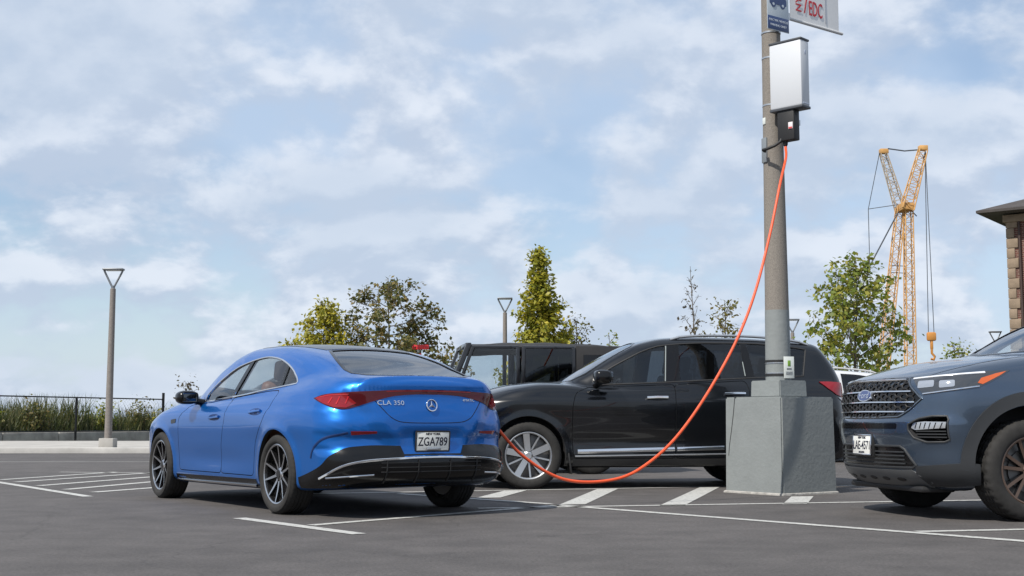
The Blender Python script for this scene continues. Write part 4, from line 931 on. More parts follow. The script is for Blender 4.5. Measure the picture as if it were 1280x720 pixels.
def build_jeep(loc, rz):
    car = thing('car', 'boxy black off-road car with soft top seen over the hood of the black SUV', 'car', loc, rz)
    BK = paint('jeep_black_paint', (.010, .010, .012), .1, .35, dust=.05); SOFT = mat('soft_top_vinyl', (.022, .022, .024), .75, bump=.12, bscale=60, var=.3, vscale=3)
    def part(name, m, parent, *bxs, bev=.02):
        bm = bmesh.new()
        for b in bxs: box(bm, b[0], b[1], b[2] if len(b) > 2 else None, bev)
        return obj(name, bm_mesh(bm, sm=40), parent, m)
    part('body', BK, car, ((.55, 0, .80), (2.85, 1.52, .66)), bev=.04)
    part('hood', BK, car, ((2.85, 0, 1.00), (1.75, 1.34, .36)), ((2.85, 0, 1.185), (1.6, 1.0, .05)), bev=.05)
    part('grille', BK, car, ((3.70, 0, .95), (.10, 1.36, .48)), bev=.03)
    for sg in (1, -1):
        part('fender', BLACKTRIM, car, ((2.98, sg*.83, .98), (1.15, .30, .07)), ((3.52, sg*.83, .86), (.10, .30, .26)), ((2.43, sg*.83, .84), (.10, .3, .3)), bev=.02)
        part('fender', BLACKTRIM, car, ((0, sg*.83, .98), (1.15, .28, .07)), ((.52, sg*.83, .84), (.10, .28, .3)), ((-.52, sg*.83, .86), (.1, .28, .26)), bev=.02)
        part('headlight', LAMPWHITE, car, ((3.755, sg*.46, 1.0), (.03, .20, .20)), bev=.05)
        # doors with open window frames
        y = sg*.765
        for nm, x0, x1, slant in (('door', 1.06, 2.0, .22), ('door', .22, 1.02, 0)):
            d = part(nm, BK, car, (((x0+x1)/2, y, .86), (x1 - x0 - .012, .05, .70)), bev=.012)
            bm = bmesh.new(); zt, zb = 1.80, 1.20
            fr = [((x0 + .03, zb), (x0 + .03, zt)), ((x0 + .01, zt), (x1 - slant - .01, zt)), ((x1 - .02, zb), (x1 - slant - .02, zt))]
            for (a, b) in fr:
                v = Vector((b[0]-a[0], 0, b[1]-a[1])); mid = ((a[0]+b[0])/2, y - sg*.045*((a[1]+b[1])/2 - 1.2)/.6*1.2, (a[1]+b[1])/2)
                box(bm, mid, (.06, .05, v.length), v.to_track_quat('Z', 'Y').to_matrix(), .01)
            obj('window_frame', bm_mesh(bm), d, BK)
            P = [(x0 + .05, zb), (x1 - .04, zb), (x1 - slant - .05, zt - .02), (x0 + .05, zt - .02)]
            gp = prism_mesh(P, 'y', y - .003, y + .003); obj('window_pane', gp, d, glass_mat('jeep_glass', (.86, .89, .90)) if x0 > .9 else GLASSDARK)
            bm = bmesh.new(); tube(bm, [((x0 + .08), y + sg*.05, 1.08), ((x0 + .22), y + sg*.05, 1.08)], .014, 6); obj('door_handle', bm_mesh(bm), d, BLACKTRIM)
        mr = part('wing_mirror', BLACKTRIM, car, ((1.86, sg*.98, 1.28), (.10, .20, .20)), ((1.86, sg*.84, 1.22), (.06, .16, .06)), bev=.03)
        # windscreen pillar, belt rail
        bm = bmesh.new(); v = Vector((-.27, 0, .66)); box(bm, (1.955, sg*.70, 1.50), (.07, .08, .76), v.to_track_quat('Z', 'Y').to_matrix(), .015); obj('windscreen_pillar', bm_mesh(bm), car, BK)
    bm = bmesh.new(); box(bm, (2.09, 0, 1.16), (.12, 1.46, .10), None, .02); box(bm, (1.82, 0, 1.835), (.09, 1.44, .06), None, .015); obj('windscreen_frame', bm_mesh(bm), car, BK)
    obj('windscreen', prism_mesh([(2.085, 1.19), (2.093, 1.19), (1.843, 1.815), (1.835, 1.815)], 'y', -.67, .67), car, glass_mat('jeep_glass', (.86, .89, .90)))
    # soft top: sagging cloth between bows
    V = []; Fc = []; nx, ny = 26, 13
    for i in range(nx):
        t = i/(nx-1); x = 1.86 - 2.55*t
        for j in range(ny):
            s = -1 + 2*j/(ny-1); z = 1.865 + .045*math.sin(math.pi*min(1, t*1.15))*(1 - .5*abs(s)) - .012*math.sin(t*math.pi*4)**2 - .07*abs(s)**5 - (.05*max(0, t - .86)/.14)
            V.append((x, s*.735, z)); 
    for i in range(nx-1):
        for j in range(ny-1): a = i*ny+j; Fc.append((a, a+1, a+ny+1, a+ny))
    nV = len(V); V += [(x, y*.98, z - .05) for x, y, z in V]; Fc += [tuple(q + nV for q in f[::-1]) for f in Fc]
    edge = [j for j in range(ny)] + [i*ny + ny-1 for i in range(1, nx)] + [(nx-1)*ny + j for j in range(ny-2, -1, -1)] + [i*ny for i in range(nx-2, 0, -1)]
    Fc += [(edge[k], edge[(k+1) % len(edge)], edge[(k+1) % len(edge)] + nV, edge[k] + nV) for k in range(len(edge))]
    bm = bmesh.new(); vv = [bm.verts.new(v) for v in V]; [bm.faces.new([vv[i] for i in f]) for f in Fc]; obj('soft_top', bm_mesh(bm, sm=40), car, SOFT)
    # rear soft panels
    for sg in (1, -1):
        bm = bmesh.new(); box(bm, (-.24, sg*.735, 1.50), (.90, .03, .66), None, .01); q = obj('rear_side_curtain', bm_mesh(bm), car, SOFT)
        bm = bmesh.new(); box(bm, (-.20, sg*.755, 1.50), (.60, .012, .40), None, .004); obj('curtain_window', bm_mesh(bm), q, BLACKGLOSS)
    part('tailgate', BK, car, ((-.86, 0, .85), (.06, 1.5, .62)), bev=.02); part('rear_curtain', SOFT, car, ((-.78, 0, 1.5), (.04, 1.44, .66)), bev=.01)
    part('bumper', BLACKTRIM, car, ((3.88, 0, .62), (.20, 1.6, .20)), bev=.03); part('bumper', BLACKTRIM, car, ((-.98, 0, .62), (.16, 1.5, .2)), bev=.03)
    bm = bmesh.new()
    for sg in (1, -1): tube(bm, [(.98, sg*.62, 1.1), (.98, sg*.62, 1.74), (.98, sg*.58, 1.80)], .035, 8)
    tube(bm, [(.98, -.6, 1.79), (.98, .6, 1.79)], .035, 8); obj('roll_bar', bm_mesh(bm, sm=50), car, BLACKTRIM)
    gs = mat('seat_black', (.02, .02, .022), .8); seats(car, [(1.25, .38), (1.25, -.38)], 0, .72, gs, .46)
    part('dashboard', CABIN, car, ((1.92, 0, 1.14), (.2, 1.4, .16)))
    car.scale = (1, 1, 1.035)
    wheel_set(car, [(0, .93, 0), (2.95, .93, 0), (0, -.93, 0), (2.95, -.93, 0)], .40, .25, .235, 'rugged', (mat('rim_black', (.012, .012, .013), .25, .3, .5), SILVER), chunky=True)
    return car
# ---------------------------------------------------------------- ground and markings
def asphalt_mat():
    m = bpy.data.materials.new('asphalt'); m.use_nodes = True; t = m.node_tree; L = t.links.new; b = t.nodes['Principled BSDF']
    tc_ = node(t, 'ShaderNodeTexCoord')
    def nz(scale, detail, rough=.6):
        n = node(t, 'ShaderNodeTexNoise'); L(tc_.outputs['Object'], n.inputs['Vector']); n.inputs['Scale'].default_value = scale; n.inputs['Detail'].default_value = detail; n.inputs['Roughness'].default_value = rough; return n.outputs['Fac']
    def ramp(s, lo, hi, a, c):
        r = node(t, 'ShaderNodeMapRange'); L(s, r.inputs['Value']); r.inputs['From Min'].default_value = lo; r.inputs['From Max'].default_value = hi; r.inputs['To Min'].default_value = a; r.inputs['To Max'].default_value = c; return r.outputs[0]
    def mul(a, c):
        q = node(t, 'ShaderNodeMath', operation='MULTIPLY'); L(a, q.inputs[0]); L(c, q.inputs[1]); return q.outputs[0]
    big = ramp(nz(.30, 5), .3, .7, .78, 1.18); mid = ramp(nz(2.4, 7), .3, .7, .82, 1.16); fine = ramp(nz(48, 6, .85), .32, .68, .42, 1.62)
    speck = node(t, 'ShaderNodeTexVoronoi'); L(tc_.outputs['Object'], speck.inputs['Vector']); speck.inputs['Scale'].default_value = 26; sp = ramp(speck.outputs['Distance'], .05, .13, 1.9, 1.0)
    # hairline cracks
    vc = node(t, 'ShaderNodeTexVoronoi', feature='DISTANCE_TO_EDGE'); vw = node(t, 'ShaderNodeMix', data_type='VECTOR'); nw = node(t, 'ShaderNodeTexNoise'); L(tc_.outputs['Object'], nw.inputs['Vector']); nw.inputs['Scale'].default_value = 1.5
    vw.inputs[0].default_value = .35; L(tc_.outputs['Object'], vw.inputs[4]); L(nw.outputs['Color'], vw.inputs[5]); L(vw.outputs[1], vc.inputs['Vector']); vc.inputs['Scale'].default_value = .28
    crack = ramp(vc.outputs['Distance'], .0005, .002, .78, 1.0)
    # oil drips
    st = mul(ramp(nz(.9, 4, .7), .62, .74, 1.0, .55), ramp(nz(5.5, 3, .6), .66, .74, 1.0, .72))
    v = mul(mul(mul(big, mid), mul(fine, sp)), mul(crack, st))
    cm = node(t, 'ShaderNodeMix', data_type='RGBA', blend_type='MULTIPLY'); cm.inputs[0].default_value = 1.0; cm.inputs[6].default_value = (.074, .0675, .065, 1)
    cc = node(t, 'ShaderNodeCombineXYZ')
    for i in range(3): L(v, cc.inputs[i])
    L(cc.outputs[0], cm.inputs[7]); L(cm.outputs[2], b.inputs['Base Color']); b.inputs['Roughness'].default_value = .82
    bp = node(t, 'ShaderNodeBump'); bp.inputs['Strength'].default_value = .55; bp.inputs['Distance'].default_value = .006; L(nz(130, 3, .8), bp.inputs['Height']); L(bp.outputs[0], b.inputs['Normal'])
    M['asphalt'] = m; return m
def worn_paint():
    m = mat('road_paint', (.60, .60, .57), .7); t = m.node_tree; L = t.links.new; b = t.nodes['Principled BSDF']; tc_ = node(t, 'ShaderNodeTexCoord')
    n = node(t, 'ShaderNodeTexNoise'); L(tc_.outputs['Object'], n.inputs['Vector']); n.inputs['Scale'].default_value = 22; n.inputs['Detail'].default_value = 8; n.inputs['Roughness'].default_value = .75
    r = node(t, 'ShaderNodeMapRange'); L(n.outputs['Fac'], r.inputs['Value']); r.inputs['From Min'].default_value = .50; r.inputs['From Max'].default_value = .66
    n2 = node(t, 'ShaderNodeTexNoise'); L(tc_.outputs['Object'], n2.inputs['Vector']); n2.inputs['Scale'].default_value = 1.4
    mx = node(t, 'ShaderNodeMix', data_type='RGBA'); L(r.outputs[0], mx.inputs[0]); mx.inputs[7].default_value = (.16, .16, .16, 1)
    m2 = node(t, 'ShaderNodeMix', data_type='RGBA'); L(n2.outputs['Fac'], m2.inputs[0]); m2.inputs[6].default_value = (.50, .50, .475, 1); m2.inputs[7].default_value = (.37, .37, .355, 1); L(m2.outputs[2], mx.inputs[6])
    L(mx.outputs[2], b.inputs['Base Color']); return m
def sheet(name, x0, y0, x1, y1, z, m, nx=1, ny=1):
    bm = bmesh.new(); g = [[bm.verts.new((x0 + (x1-x0)*i/nx, y0 + (y1-y0)*j/ny, z)) for j in range(ny+1)] for i in range(nx+1)]
    for i in range(nx):
        for j in range(ny): bm.faces.new((g[i][j], g[i+1][j], g[i+1][j+1], g[i][j+1]))
    return obj(name, bm_mesh(bm, sm=0), None, m, kind='structure')
sheet('ground', -4000, -3000, 4000, 6000, -.02, mat('scrub_ground', (.075, .08, .045), .95, var=.35, vscale=.15))
lot = sheet('parking_lot', -70, -25, 70, 31.5, 0.0, asphalt_mat())
PAINT = worn_paint()
def road_line(a, b, w, wb=None):
    a, b = Vector(a), Vector(b); d = (b - a).normalized(); n = Vector((-d.y, d.x)) * w/2
    nn = Vector(wb).normalized()*w/2 if wb else n
    P = [a - nn, b - nn, b + nn, a + nn]
    P = [Vector((p.x, p.y)) for p in P]
    bm = bmesh.new(); k = max(1, int((b-a).length/.5)); L0 = []
    for i in range(k+1):
        t = i/k; L0.append((bm.verts.new((*(P[0].lerp(P[1], t)), .004)), bm.verts.new((*(P[3].lerp(P[2], t)), .004))))
    for p, q in zip(L0[:-1], L0[1:]): bm.faces.new((p[0], q[0], q[1], p[1]))
    o = obj('painted_line', bm_mesh(bm, sm=0), None, PAINT, kind='structure'); return o
road_line((-2.17, 10.25), (-1.04, 8.80), .115)
road_line((-1.49, 9.54), (.43, 11.84), .10)
road_line((.40, 11.86), (5.2, 5.9), .11)
road_line((-.30, 11.40), (6.6, 13.06), .10)
road_line((2.82, 8.99), (7.4, 10.02), .10)
road_line((-2.6, 13.55), (2.62, 15.24), .10)
road_line((-1.2, 13.70), (.36, 12.0), .10)
road_line((3.45, 15.33), (9.5, 16.6), .10)
for a, b in (((.56, 11.92), (1.10, 14.72)), ((1.47, 11.80), (2.31, 15.04)), ((2.63, 11.98), (2.98, 13.2)), ((-.24, 12.98), (.05, 14.38))): road_line(a, b, .25, (1, .25))
road_line((-8.6, 19.3), (-4.34, 13.18), .11)
for a, b in (((-6.76, 16.98), (-6.05, 19.6)), ((-6.31, 16.35), (-5.40, 19.4)), ((-5.67, 15.40), (-4.95, 18.1)), ((-5.05, 14.55), (-4.50, 16.8)), ((-4.55, 13.98), (-3.95, 15.5))): road_line(a, b, .13)
road_line((-22, 24.6), (-3.0, 24.6), .12)
road_line((-6.9, 19.6), (-2.5, 18.4), .11)

CONC = mat('sidewalk_concrete', (.36, .345, .32), .85, var=.18, vscale=1.2, bump=.15, bscale=40)
bm = bmesh.new(); box(bm, (0, 37.4, .0), (140, 11.6, .26), None, .02); sw = obj('sidewalk', bm_mesh(bm, sm=0), None, CONC, kind='structure')
bm = bmesh.new(); box(bm, (0, 31.48, .01), (140, .20, .262), None, .03); obj('kerb', bm_mesh(bm), None, mat('kerb_concrete', (.40, .39, .37), .8, var=.2, vscale=2), kind='structure')

# ---------------------------------------------------------------- the pole on its concrete base, with charger and signs
PX, PY = 2.91, 13.92
GREYP = mat('grey_painted_concrete', (.205, .222, .222), .72, var=.06, vscale=5, bump=.35, bscale=26, coord='Object')
AGG = mat('aggregate_concrete', (.20, .18, .158), .85, var=.30, vscale=90, bump=.3, bscale=150)
def block_mesh(s0, s1, h, z0, rz, bev=.015, seed=1):
    bm = bmesh.new(); bmesh.ops.create_cube(bm, size=1.0)
    for v in bm.verts: s = s0 if v.co.z < 0 else s1; v.co = Vector((v.co.x*s, v.co.y*s, z0 + (v.co.z + .5)*h))
    bmesh.ops.bevel(bm, geom=bm.edges[:], offset=bev, segments=2, affect='EDGES')
    bmesh.ops.rotate(bm, verts=bm.verts, matrix=Matrix.Rotation(rz, 3, 'Z'))
    return bm_mesh(bm, sm=40)
pole = thing('lamp_pole', 'tall aggregate concrete pole on a square grey painted concrete base with charger', 'pole', (PX, PY, 0))
obj('base', block_mesh(.84, .82, 1.04, -.01, R(35.5)), pole, GREYP)
obj('base_step', block_mesh(.43, .42, .18, 1.03, R(35.5), .01), pole, GREYP)
bm = bmesh.new(); lathe(bm, [(.478, -.005), (.474, .016), (.462, .024), (.36, .024)], 4, axis='Z', closed=False)
bmesh.ops.rotate(bm, verts=bm.verts, matrix=Matrix.Rotation(R(35.5 + 45), 3, 'Z')); 
for v in bm.verts: v.co.x *= 1.285; v.co.y *= 1.285
obj('base_grout', bm_mesh(bm), pole, mat('rough_grout', (.33, .32, .30), .95, var=.3, vscale=12, bump=.8, bscale=30))
bm = bmesh.new(); lathe(bm, [(.0005, 1.20), (.138, 1.20), (.1315, 1.98), (.0005, 1.98)], 40, axis='Z', closed=False); obj('painted_shaft', bm_mesh(bm, sm=50), pole, GREYP)
bm = bmesh.new(); lathe(bm, [(.0005, 1.975), (.1300, 1.975), (.117, 3.2), (.1085, 4.3), (.100, 5.6), (.085, 8.0), (.0005, 8.0)], 40, axis='Z', closed=False); obj('shaft', bm_mesh(bm, sm=50), pole, AGG)
def strap(z, r, w=.018, m=SILVER, nm='strap'):
    bm = bmesh.new(); lathe(bm, [(r, z - w/2), (r + .004, z - w/2), (r + .004, z + w/2), (r, z + w/2)], 40, axis='Z'); obj(nm, bm_mesh(bm, sm=50), pole, m)
for z in (5.10, 4.81, 4.27): strap(z, .1085 if z < 4.5 else .1055)
for z in (1.42, 1.27): strap(z, .1375, .026, BLACKTRIM)
for z in (1.40, 1.29): strap(z, .1378, .012, SILVER)
# placard
fx = Vector((-.815, -.58, 0)).normalized(); rx = Vector((.58, -.815, 0)).normalized()     # base faces: left-hand face normal, right-hand face normal
fx = Vector((-math.sin(R(35.5)), -math.cos(R(35.5)), 0)) ; 
placard = thing('placard', 'small white instruction placard with a green mark strapped to the grey pole', 'sign', (PX + .088, PY - .122, 1.35), R(0))
bm = bmesh.new(); box(bm, (0, -.006, 0), (.125, .008, .235), None, .003); obj('plate', bm_mesh(bm), placard, mat('placard_white', (.62, .65, .62), .4, coat=.3))
bm = bmesh.new(); box(bm, (0, -.0115, .045), (.034, .003, .062), None, .001); obj('green_mark', bm_mesh(bm), placard, mat('placard_green', (.16, .30, .04), .5))
for z in (-.01, -.022, -.05, -.064, -.078): bm = bmesh.new(); box(bm, (0, -.0112, z), (.06 if z > -.03 else .08, .002, .004)); obj('text_row', bm_mesh(bm), placard, INK)
bm = bmesh.new(); box(bm, (0, .006, 0), (.10, .016, .05), None, .002); obj('bracket', bm_mesh(bm), placard, SILVER)
placard.rotation_euler = (0, 0, R(18))
# hairline conduit down the base
bm = bmesh.new(); ca, sa = math.cos(R(35.5)), math.sin(R(35.5))
lf = lambda u, z: (PX - ca*0 + (u*-sa*0), 0, z)
nL = Vector((-sa, -ca, 0))          # facing the camera's left
nL = Matrix.Rotation(R(35.5), 3, 'Z') @ Vector((-1, 0, 0)); nR = Matrix.Rotation(R(35.5), 3, 'Z') @ Vector((0, -1, 0)); eL = Matrix.Rotation(R(35.5), 3, 'Z') @ Vector((0, 1, 0))
pts = [nL*(.417 - .008*z) + eL*(.26 + .09*t) + Vector((0, 0, z)) for t, z in ((0, 1.036), (.25, .86), (.6, .68), (1.0, .50), (1.12, .40))]
tube(bm, [pts[0] - nL*.2] + pts, .006, 6); obj('thin_cable', bm_mesh(bm, sm=50), pole, BLACKTRIM)

# charger cabinet: wide face towards nF
nF = Vector((-.70, -.714, 0)).normalized(); eF = Vector((nF.y, -nF.x, 0))   # eF points from far-left end to the near end
eF = Vector((.714, -.70, 0))
near, far_ = Vector((3.13, 13.45, 0)), Vector((2.845, 13.735, 0)); mid = (near + far_)/2; Wd = (near - far_).length; dep = .17
def cab(name, label, cat, z): 
    th = thing(name, label, cat, (mid.x, mid.y, z)); th.rotation_euler = (0, 0, math.atan2(eF.y, eF.x)); return th      # local x along the wide face, local -y out of it
ch = cab('charger', 'white upright charging cabinet with dark cap hung on the concrete pole', 'charger', 4.17)
bm = bmesh.new(); box(bm, (0, dep/2, .37), (Wd, dep, .73), None, .02); obj('cabinet', bm_mesh(bm), ch, mat('cabinet_white', (.54, .56, .59), .5, coat=.0))
bm = bmesh.new(); box(bm, (0, dep/2, .745), (Wd + .008, dep + .008, .024), None, .006); obj('top_cap', bm_mesh(bm), ch, mat('dark_grey_metal', (.06, .065, .075), .5))
bm = bmesh.new(); box(bm, (0, dep/2, -.006), (Wd + .008, dep + .008, .03), None, .006); obj('bottom_plate', bm_mesh(bm), ch, mat('dark_grey_metal', (.06, .065, .075), .5))
bm = bmesh.new(); box(bm, (0, dep + .035, .55), (.12, .09, .05), None, .004); obj('bracket', bm_mesh(bm), ch, SILVER)
bm = bmesh.new(); box(bm, (0, dep + .035, .14), (.12, .09, .05), None, .004); obj('bracket', bm_mesh(bm), ch, SILVER)
bm = bmesh.new(); box(bm, (Wd/2 + .001, dep*.5, .60), (.004, .03, .05), None, .001); obj('logo_mark', bm_mesh(bm), ch, mat('logo_grey', (.42, .46, .55), .4))
bm = bmesh.new(); box(bm, (Wd/2 + .001, dep*.5, .03), (.004, .12, .012), None, .001); obj('logo_strip', bm_mesh(bm), ch, mat('logo_grey', (.42, .46, .55), .4))
sk = cab('socket_box', 'black socket box under the white charging cabinet', 'socket box', 3.83)
bm = bmesh.new(); box(bm, (-.02, .075, .165), (.21, .12, .36), None, .012); obj('housing', bm_mesh(bm), sk, BLACKTRIM)
bm = bmesh.new(); box(bm, (.045, .012, .14), (.055, .006, .075), None, .002); obj('label_plate', bm_mesh(bm), sk, mat('label_pale', (.66, .60, .62), .5))
bm = bmesh.new(); box(bm, (.045, .0075, .115), (.045, .003, .018)); obj('red_mark', bm_mesh(bm), sk, mat('label_red', (.5, .06, .06), .5))
bm = bmesh.new(); tube(bm, [(-.06, .07, .0), (-.06, .07, -.05), (-.06, .07, -.065)], [.03, .026, .018], 12); obj('cable_gland', bm_mesh(bm, sm=50), sk, BLACKTRIM)
bm = bmesh.new(); box(bm, (0, .16, .2), (.10, .10, .06), None, .004); obj('bracket', bm_mesh(bm), sk, SILVER)
# junction cover on the pole and its black lead
jb = thing('junction_cover', 'small grey junction cover on the pole under the charger with a black lead', 'junction box', (PX - .105, PY - .04, 3.62))
jb.rotation_euler = (0, 0, math.atan2(-.04, -.105) + math.pi/2)
bm = bmesh.new(); box(bm, (0, -.0, .14), (.09, .03, .28), None, .006); obj('cover', bm_mesh(bm), jb, mat('galvanised', (.30, .32, .33), .5, .6))
bm = bmesh.new(); box(bm, (0, .004, .47), (.05, .02, .075), None, .002); obj('sticker', bm_mesh(bm), jb, mat('placard_white', (.62, .65, .62), .4, coat=.3))
bm = bmesh.new(); c2 = [(2.79, 13.79, 3.73), (2.76, 13.745, 3.735), (2.80, 13.70, 3.74), (2.87, 13.66, 3.765), (2.935, 13.665, 3.81), (2.955, 13.68, 3.86)]
cv = []; 
for i in range(len(c2) - 1): cv += [Vector(c2[i]).lerp(Vector(c2[i+1]), t) for t in (0, .5)]
tube(bm, cv + [Vector(c2[-1])], .017, 10); ld = bm_mesh(bm, sm=60); tag(obj('power_lead', ld, None, BLACKTRIM), 'short black power lead looping from the socket box to the pole', 'cable')

# orange charging cable
cpts = [(2.995, 13.685, 3.79), (2.993, 13.675, 3.74), (2.965, 13.55, 3.60), (2.85, 13.33, 3.28), (2.69, 13.13, 2.71), (2.49, 12.91, 2.11), (2.29, 12.73, 1.66), (2.05, 12.56, 1.25), (1.78, 12.38, .865), (1.53, 12.23, .575), (1.28, 12.11, .372), (1.05, 12.00, .255), (.78, 11.89, .212), (.51, 11.78, .232), (.29, 11.68, .322), (.07, 11.57, .482), (-.06, 11.49, .622), (-.16, 11.43, .745), (-.24, 11.43, .83), (-.27, 11.46, .845)]
def catmull3(P, n=10):
    P = [Vector(p) for p in P]; P = [P[0]*2 - P[1]] + P + [P[-1]*2 - P[-2]]; o = []
    for i in range(1, len(P)-2):
        for k in range(n):
            t = k/n; o.append(.5*((2*P[i]) + (P[i+1]-P[i-1])*t + (2*P[i-1]-5*P[i]+4*P[i+1]-P[i+2])*t*t + (3*P[i]-P[i-1]-3*P[i+1]+P[i+2])*t**3))
    return o + [P[-2]]
cab_t = thing('charging_cable', 'orange charging cable hanging from the pole charger down to the blue saloon', 'cable', (0, 0, 0))
bm = bmesh.new(); tube(bm, catmull3(cpts), .0145, 12); obj('lead', bm_mesh(bm, sm=60), cab_t, mat('orange_cable', (.72, .085, .022), .42, coat=.15, var=.12, vscale=6))
bm = bmesh.new(); tube(bm, [(-.25, 11.445, .84), (-.30, 11.48, .85), (-.36, 11.53, .85)], [.024, .034, .034], 12); obj('plug', bm_mesh(bm, sm=50), cab_t, BLACKTRIM)

# signs high on the pole
def signboard(name, label, loc, rz): return thing(name, label, 'sign', loc, rz)
es = Vector((3.10 - 2.82, .20, 0)).normalized(); rs = math.atan2(es.y, es.x)
s1 = signboard('sign', 'white and navy parking sign with a dark car symbol banded to the pole', (2.965, 13.785, 5.09), rs)
bm = bmesh.new(); box(bm, (0, 0, .31), (.345, .006, .62), None, .002); obj('panel', bm_mesh(bm), s1, mat('sign_pale', (.46, .52, .57), .45, coat=.3))
NAVY = mat('sign_navy', (.02, .045, .14), .4, coat=.3)
bm = bmesh.new(); box(bm, (0, -.005, .083), (.335, .004, .150), None, .001); obj('band', bm_mesh(bm), s1, NAVY)
for k, tx in enumerate(('ELECTRIC VEHICLE', 'PARKING ONLY')):
    me = text_mesh(tx, .036, extr=.0008); o = obj('sign_text', me, s1, mat('sign_letter', (.6, .65, .7), .5)); o.location = (0, -.0075, .112 - k*.055); o.rotation_euler = (R(90), 0, 0)
carp = [(-.135, .30), (-.135, .36), (-.12, .385), (-.085, .395), (-.055, .44), (.045, .44), (.085, .395), (.12, .385), (.135, .36), (.135, .30)]
obj('car_symbol', prism_mesh(rounded(carp, .012), 'y', -.0068, -.0035), s1, NAVY)
for x in (-.075, .075):
    obj('wheel_symbol', prism_mesh([(x + .036*math.cos(t), .298 + .036*math.sin(t)) for t in np.linspace(0, 2*math.pi, 20, endpoint=False)], 'y', -.0080, -.0035), s1, NAVY)
    obj('hub_symbol', prism_mesh([(x + .016*math.cos(t), .298 + .016*math.sin(t)) for t in np.linspace(0, 2*math.pi, 16, endpoint=False)], 'y', -.0095, -.0035), s1, M['sign_pale'])
bm = bmesh.new(); box(bm, (-.02, .03, .30), (.10, .06, .05)); obj('bracket', bm_mesh(bm), s1, SILVER)
eb = Vector((3.87 - 3.15, .55, 0)).normalized(); rb = math.atan2(eb.y, eb.x)
bn = thing('banner', 'white street banner with red lettering on arms from the pole top', 'banner', (3.15, 14.0, 5.31), rb)
V = []; Fc = []; nx, nz_ = 14, 20; BW, BH = .86, 1.9
for i in range(nx):
    for j in range(nz_): u, v = i/(nx-1), j/(nz_-1); V.append((u*BW, .004*math.sin(u*5 + v*3)*math.sin(v*math.pi), v*BH))
for i in range(nx-1):
    for j in range(nz_-1): a = i*nz_+j; Fc.append((a, a+nz_, a+nz_+1, a+1))
nV = len(V); V += [(x, y + .004, z) for x, y, z in V]; Fc += [tuple(q+nV for q in f[::-1]) for f in Fc]
obj('cloth', mesh(V, Fc, sm=60), bn, mat('banner_vinyl', (.70, .70, .70), .55, var=.04, vscale=3))
RED = mat('banner_red', (.50, .022, .035), .5)
def btxt(t, size, x, z, rot=0, xs=1.0):
    me = text_mesh(t, size, extr=.001, xs=xs, bold=.002); o = obj('banner_text', me, bn, RED); o.location = (x, -.0045, z); o.rotation_euler = (R(90), 0, 0)
    if rot: o.rotation_euler = (Matrix.Rotation(R(90), 3, 'X') @ Matrix.Rotation(R(rot), 3, 'Z')).to_euler()
btxt('NYC', .135, .150, .235, 90, .95); btxt('/', .25, .268, .185, 0, .9); btxt('EDC', .245, .445, .175, 0, .52)
bm = bmesh.new(); tube(bm, [(-.16, 0, -.012), (BW + .06, 0, -.012)], .018, 10); obj('banner_arm', bm_mesh(bm), bn, mat('arm_white', (.55, .55, .55), .4))
bm = bmesh.new(); box(bm, (.62, -.0045, .30), (.012, .003, .50)); obj('banner_print', bm_mesh(bm), bn, mat('print_grey', (.35, .37, .42), .5))
bm = bmesh.new(); tube(bm, [(-.16, 0, BH + .02), (BW + .06, 0, BH + .02)], .018, 10); obj('banner_arm', bm_mesh(bm), bn, M['arm_white'])
bm = bmesh.new(); box(bm, (-.10, 0, -.0), (.12, .06, .08)); obj('arm_bracket', bm_mesh(bm), bn, SILVER)

# ---------------------------------------------------------------- lamp posts with open V heads
def lamp_post(label, x, y, h, z0=.13, rz=0, sc=1.0):
    p = thing('street_lamp', label, 'street lamp', (x, y, z0), rz, 'V-headed lamp posts round the lot'); t = h - z0
    hh = .52*sc; hw = .24*sc
    bm = bmesh.new(); box(bm, (0, 0, .11), (.36, .36, .24), None, .015); obj('footing', bm_mesh(bm), p, CONC)
    bm = bmesh.new(); lathe(bm, [(.0005, .22), (.092, .22), (.086, 1.2), (.068, t - hh), (.05, t - hh + .01), (.0005, t - hh + .01)], 20, axis='Z', closed=False); obj('post', bm_mesh(bm, sm=50), p, mat('lamp_concrete', (.20, .18, .165), .85, var=.2, vscale=30, bump=.2, bscale=80))
    bm = bmesh.new(); tube(bm, [(0, 0, t - hh - .02), (0, 0, t - hh + .08)], .05, 12)
    for s in (-1, 1): tube(bm, [(s*.025, 0, t - hh + .05), (s*hw*.85, 0, t - .12), (s*hw, 0, t - .04)], .026, 8)
    obj('head_frame', bm_mesh(bm, sm=50), p, mat('lamp_metal', (.22, .23, .24), .45, .7))
    bm = bmesh.new(); box(bm, (0, 0, t - .025), (hw*2.15, .22, .05), None, .018); obj('luminaire', bm_mesh(bm), p, M['lamp_metal'])
    bm = bmesh.new(); box(bm, (0, 0, t - .056), (hw*1.5, .16, .014), None, .004); obj('lens', bm_mesh(bm), p, mat('lamp_lens', (.6, .6, .58), .3))
    return p
lamp_post('slender concrete lamp post with V head by the chain-link fence', -10.06, 31.9, 4.62, .13)
lamp_post('lamp post with V head beside the tall narrow yellow-green tree', -.24, 43.2, 4.98, .0)
lamp_post('small distant lamp post with V head just beside the concrete charger pole', 10.38, 47.0, 4.56, .0)
lamp_post('small distant lamp post with V head next to the brick building', 20.55, 54.0, 4.60, .0)

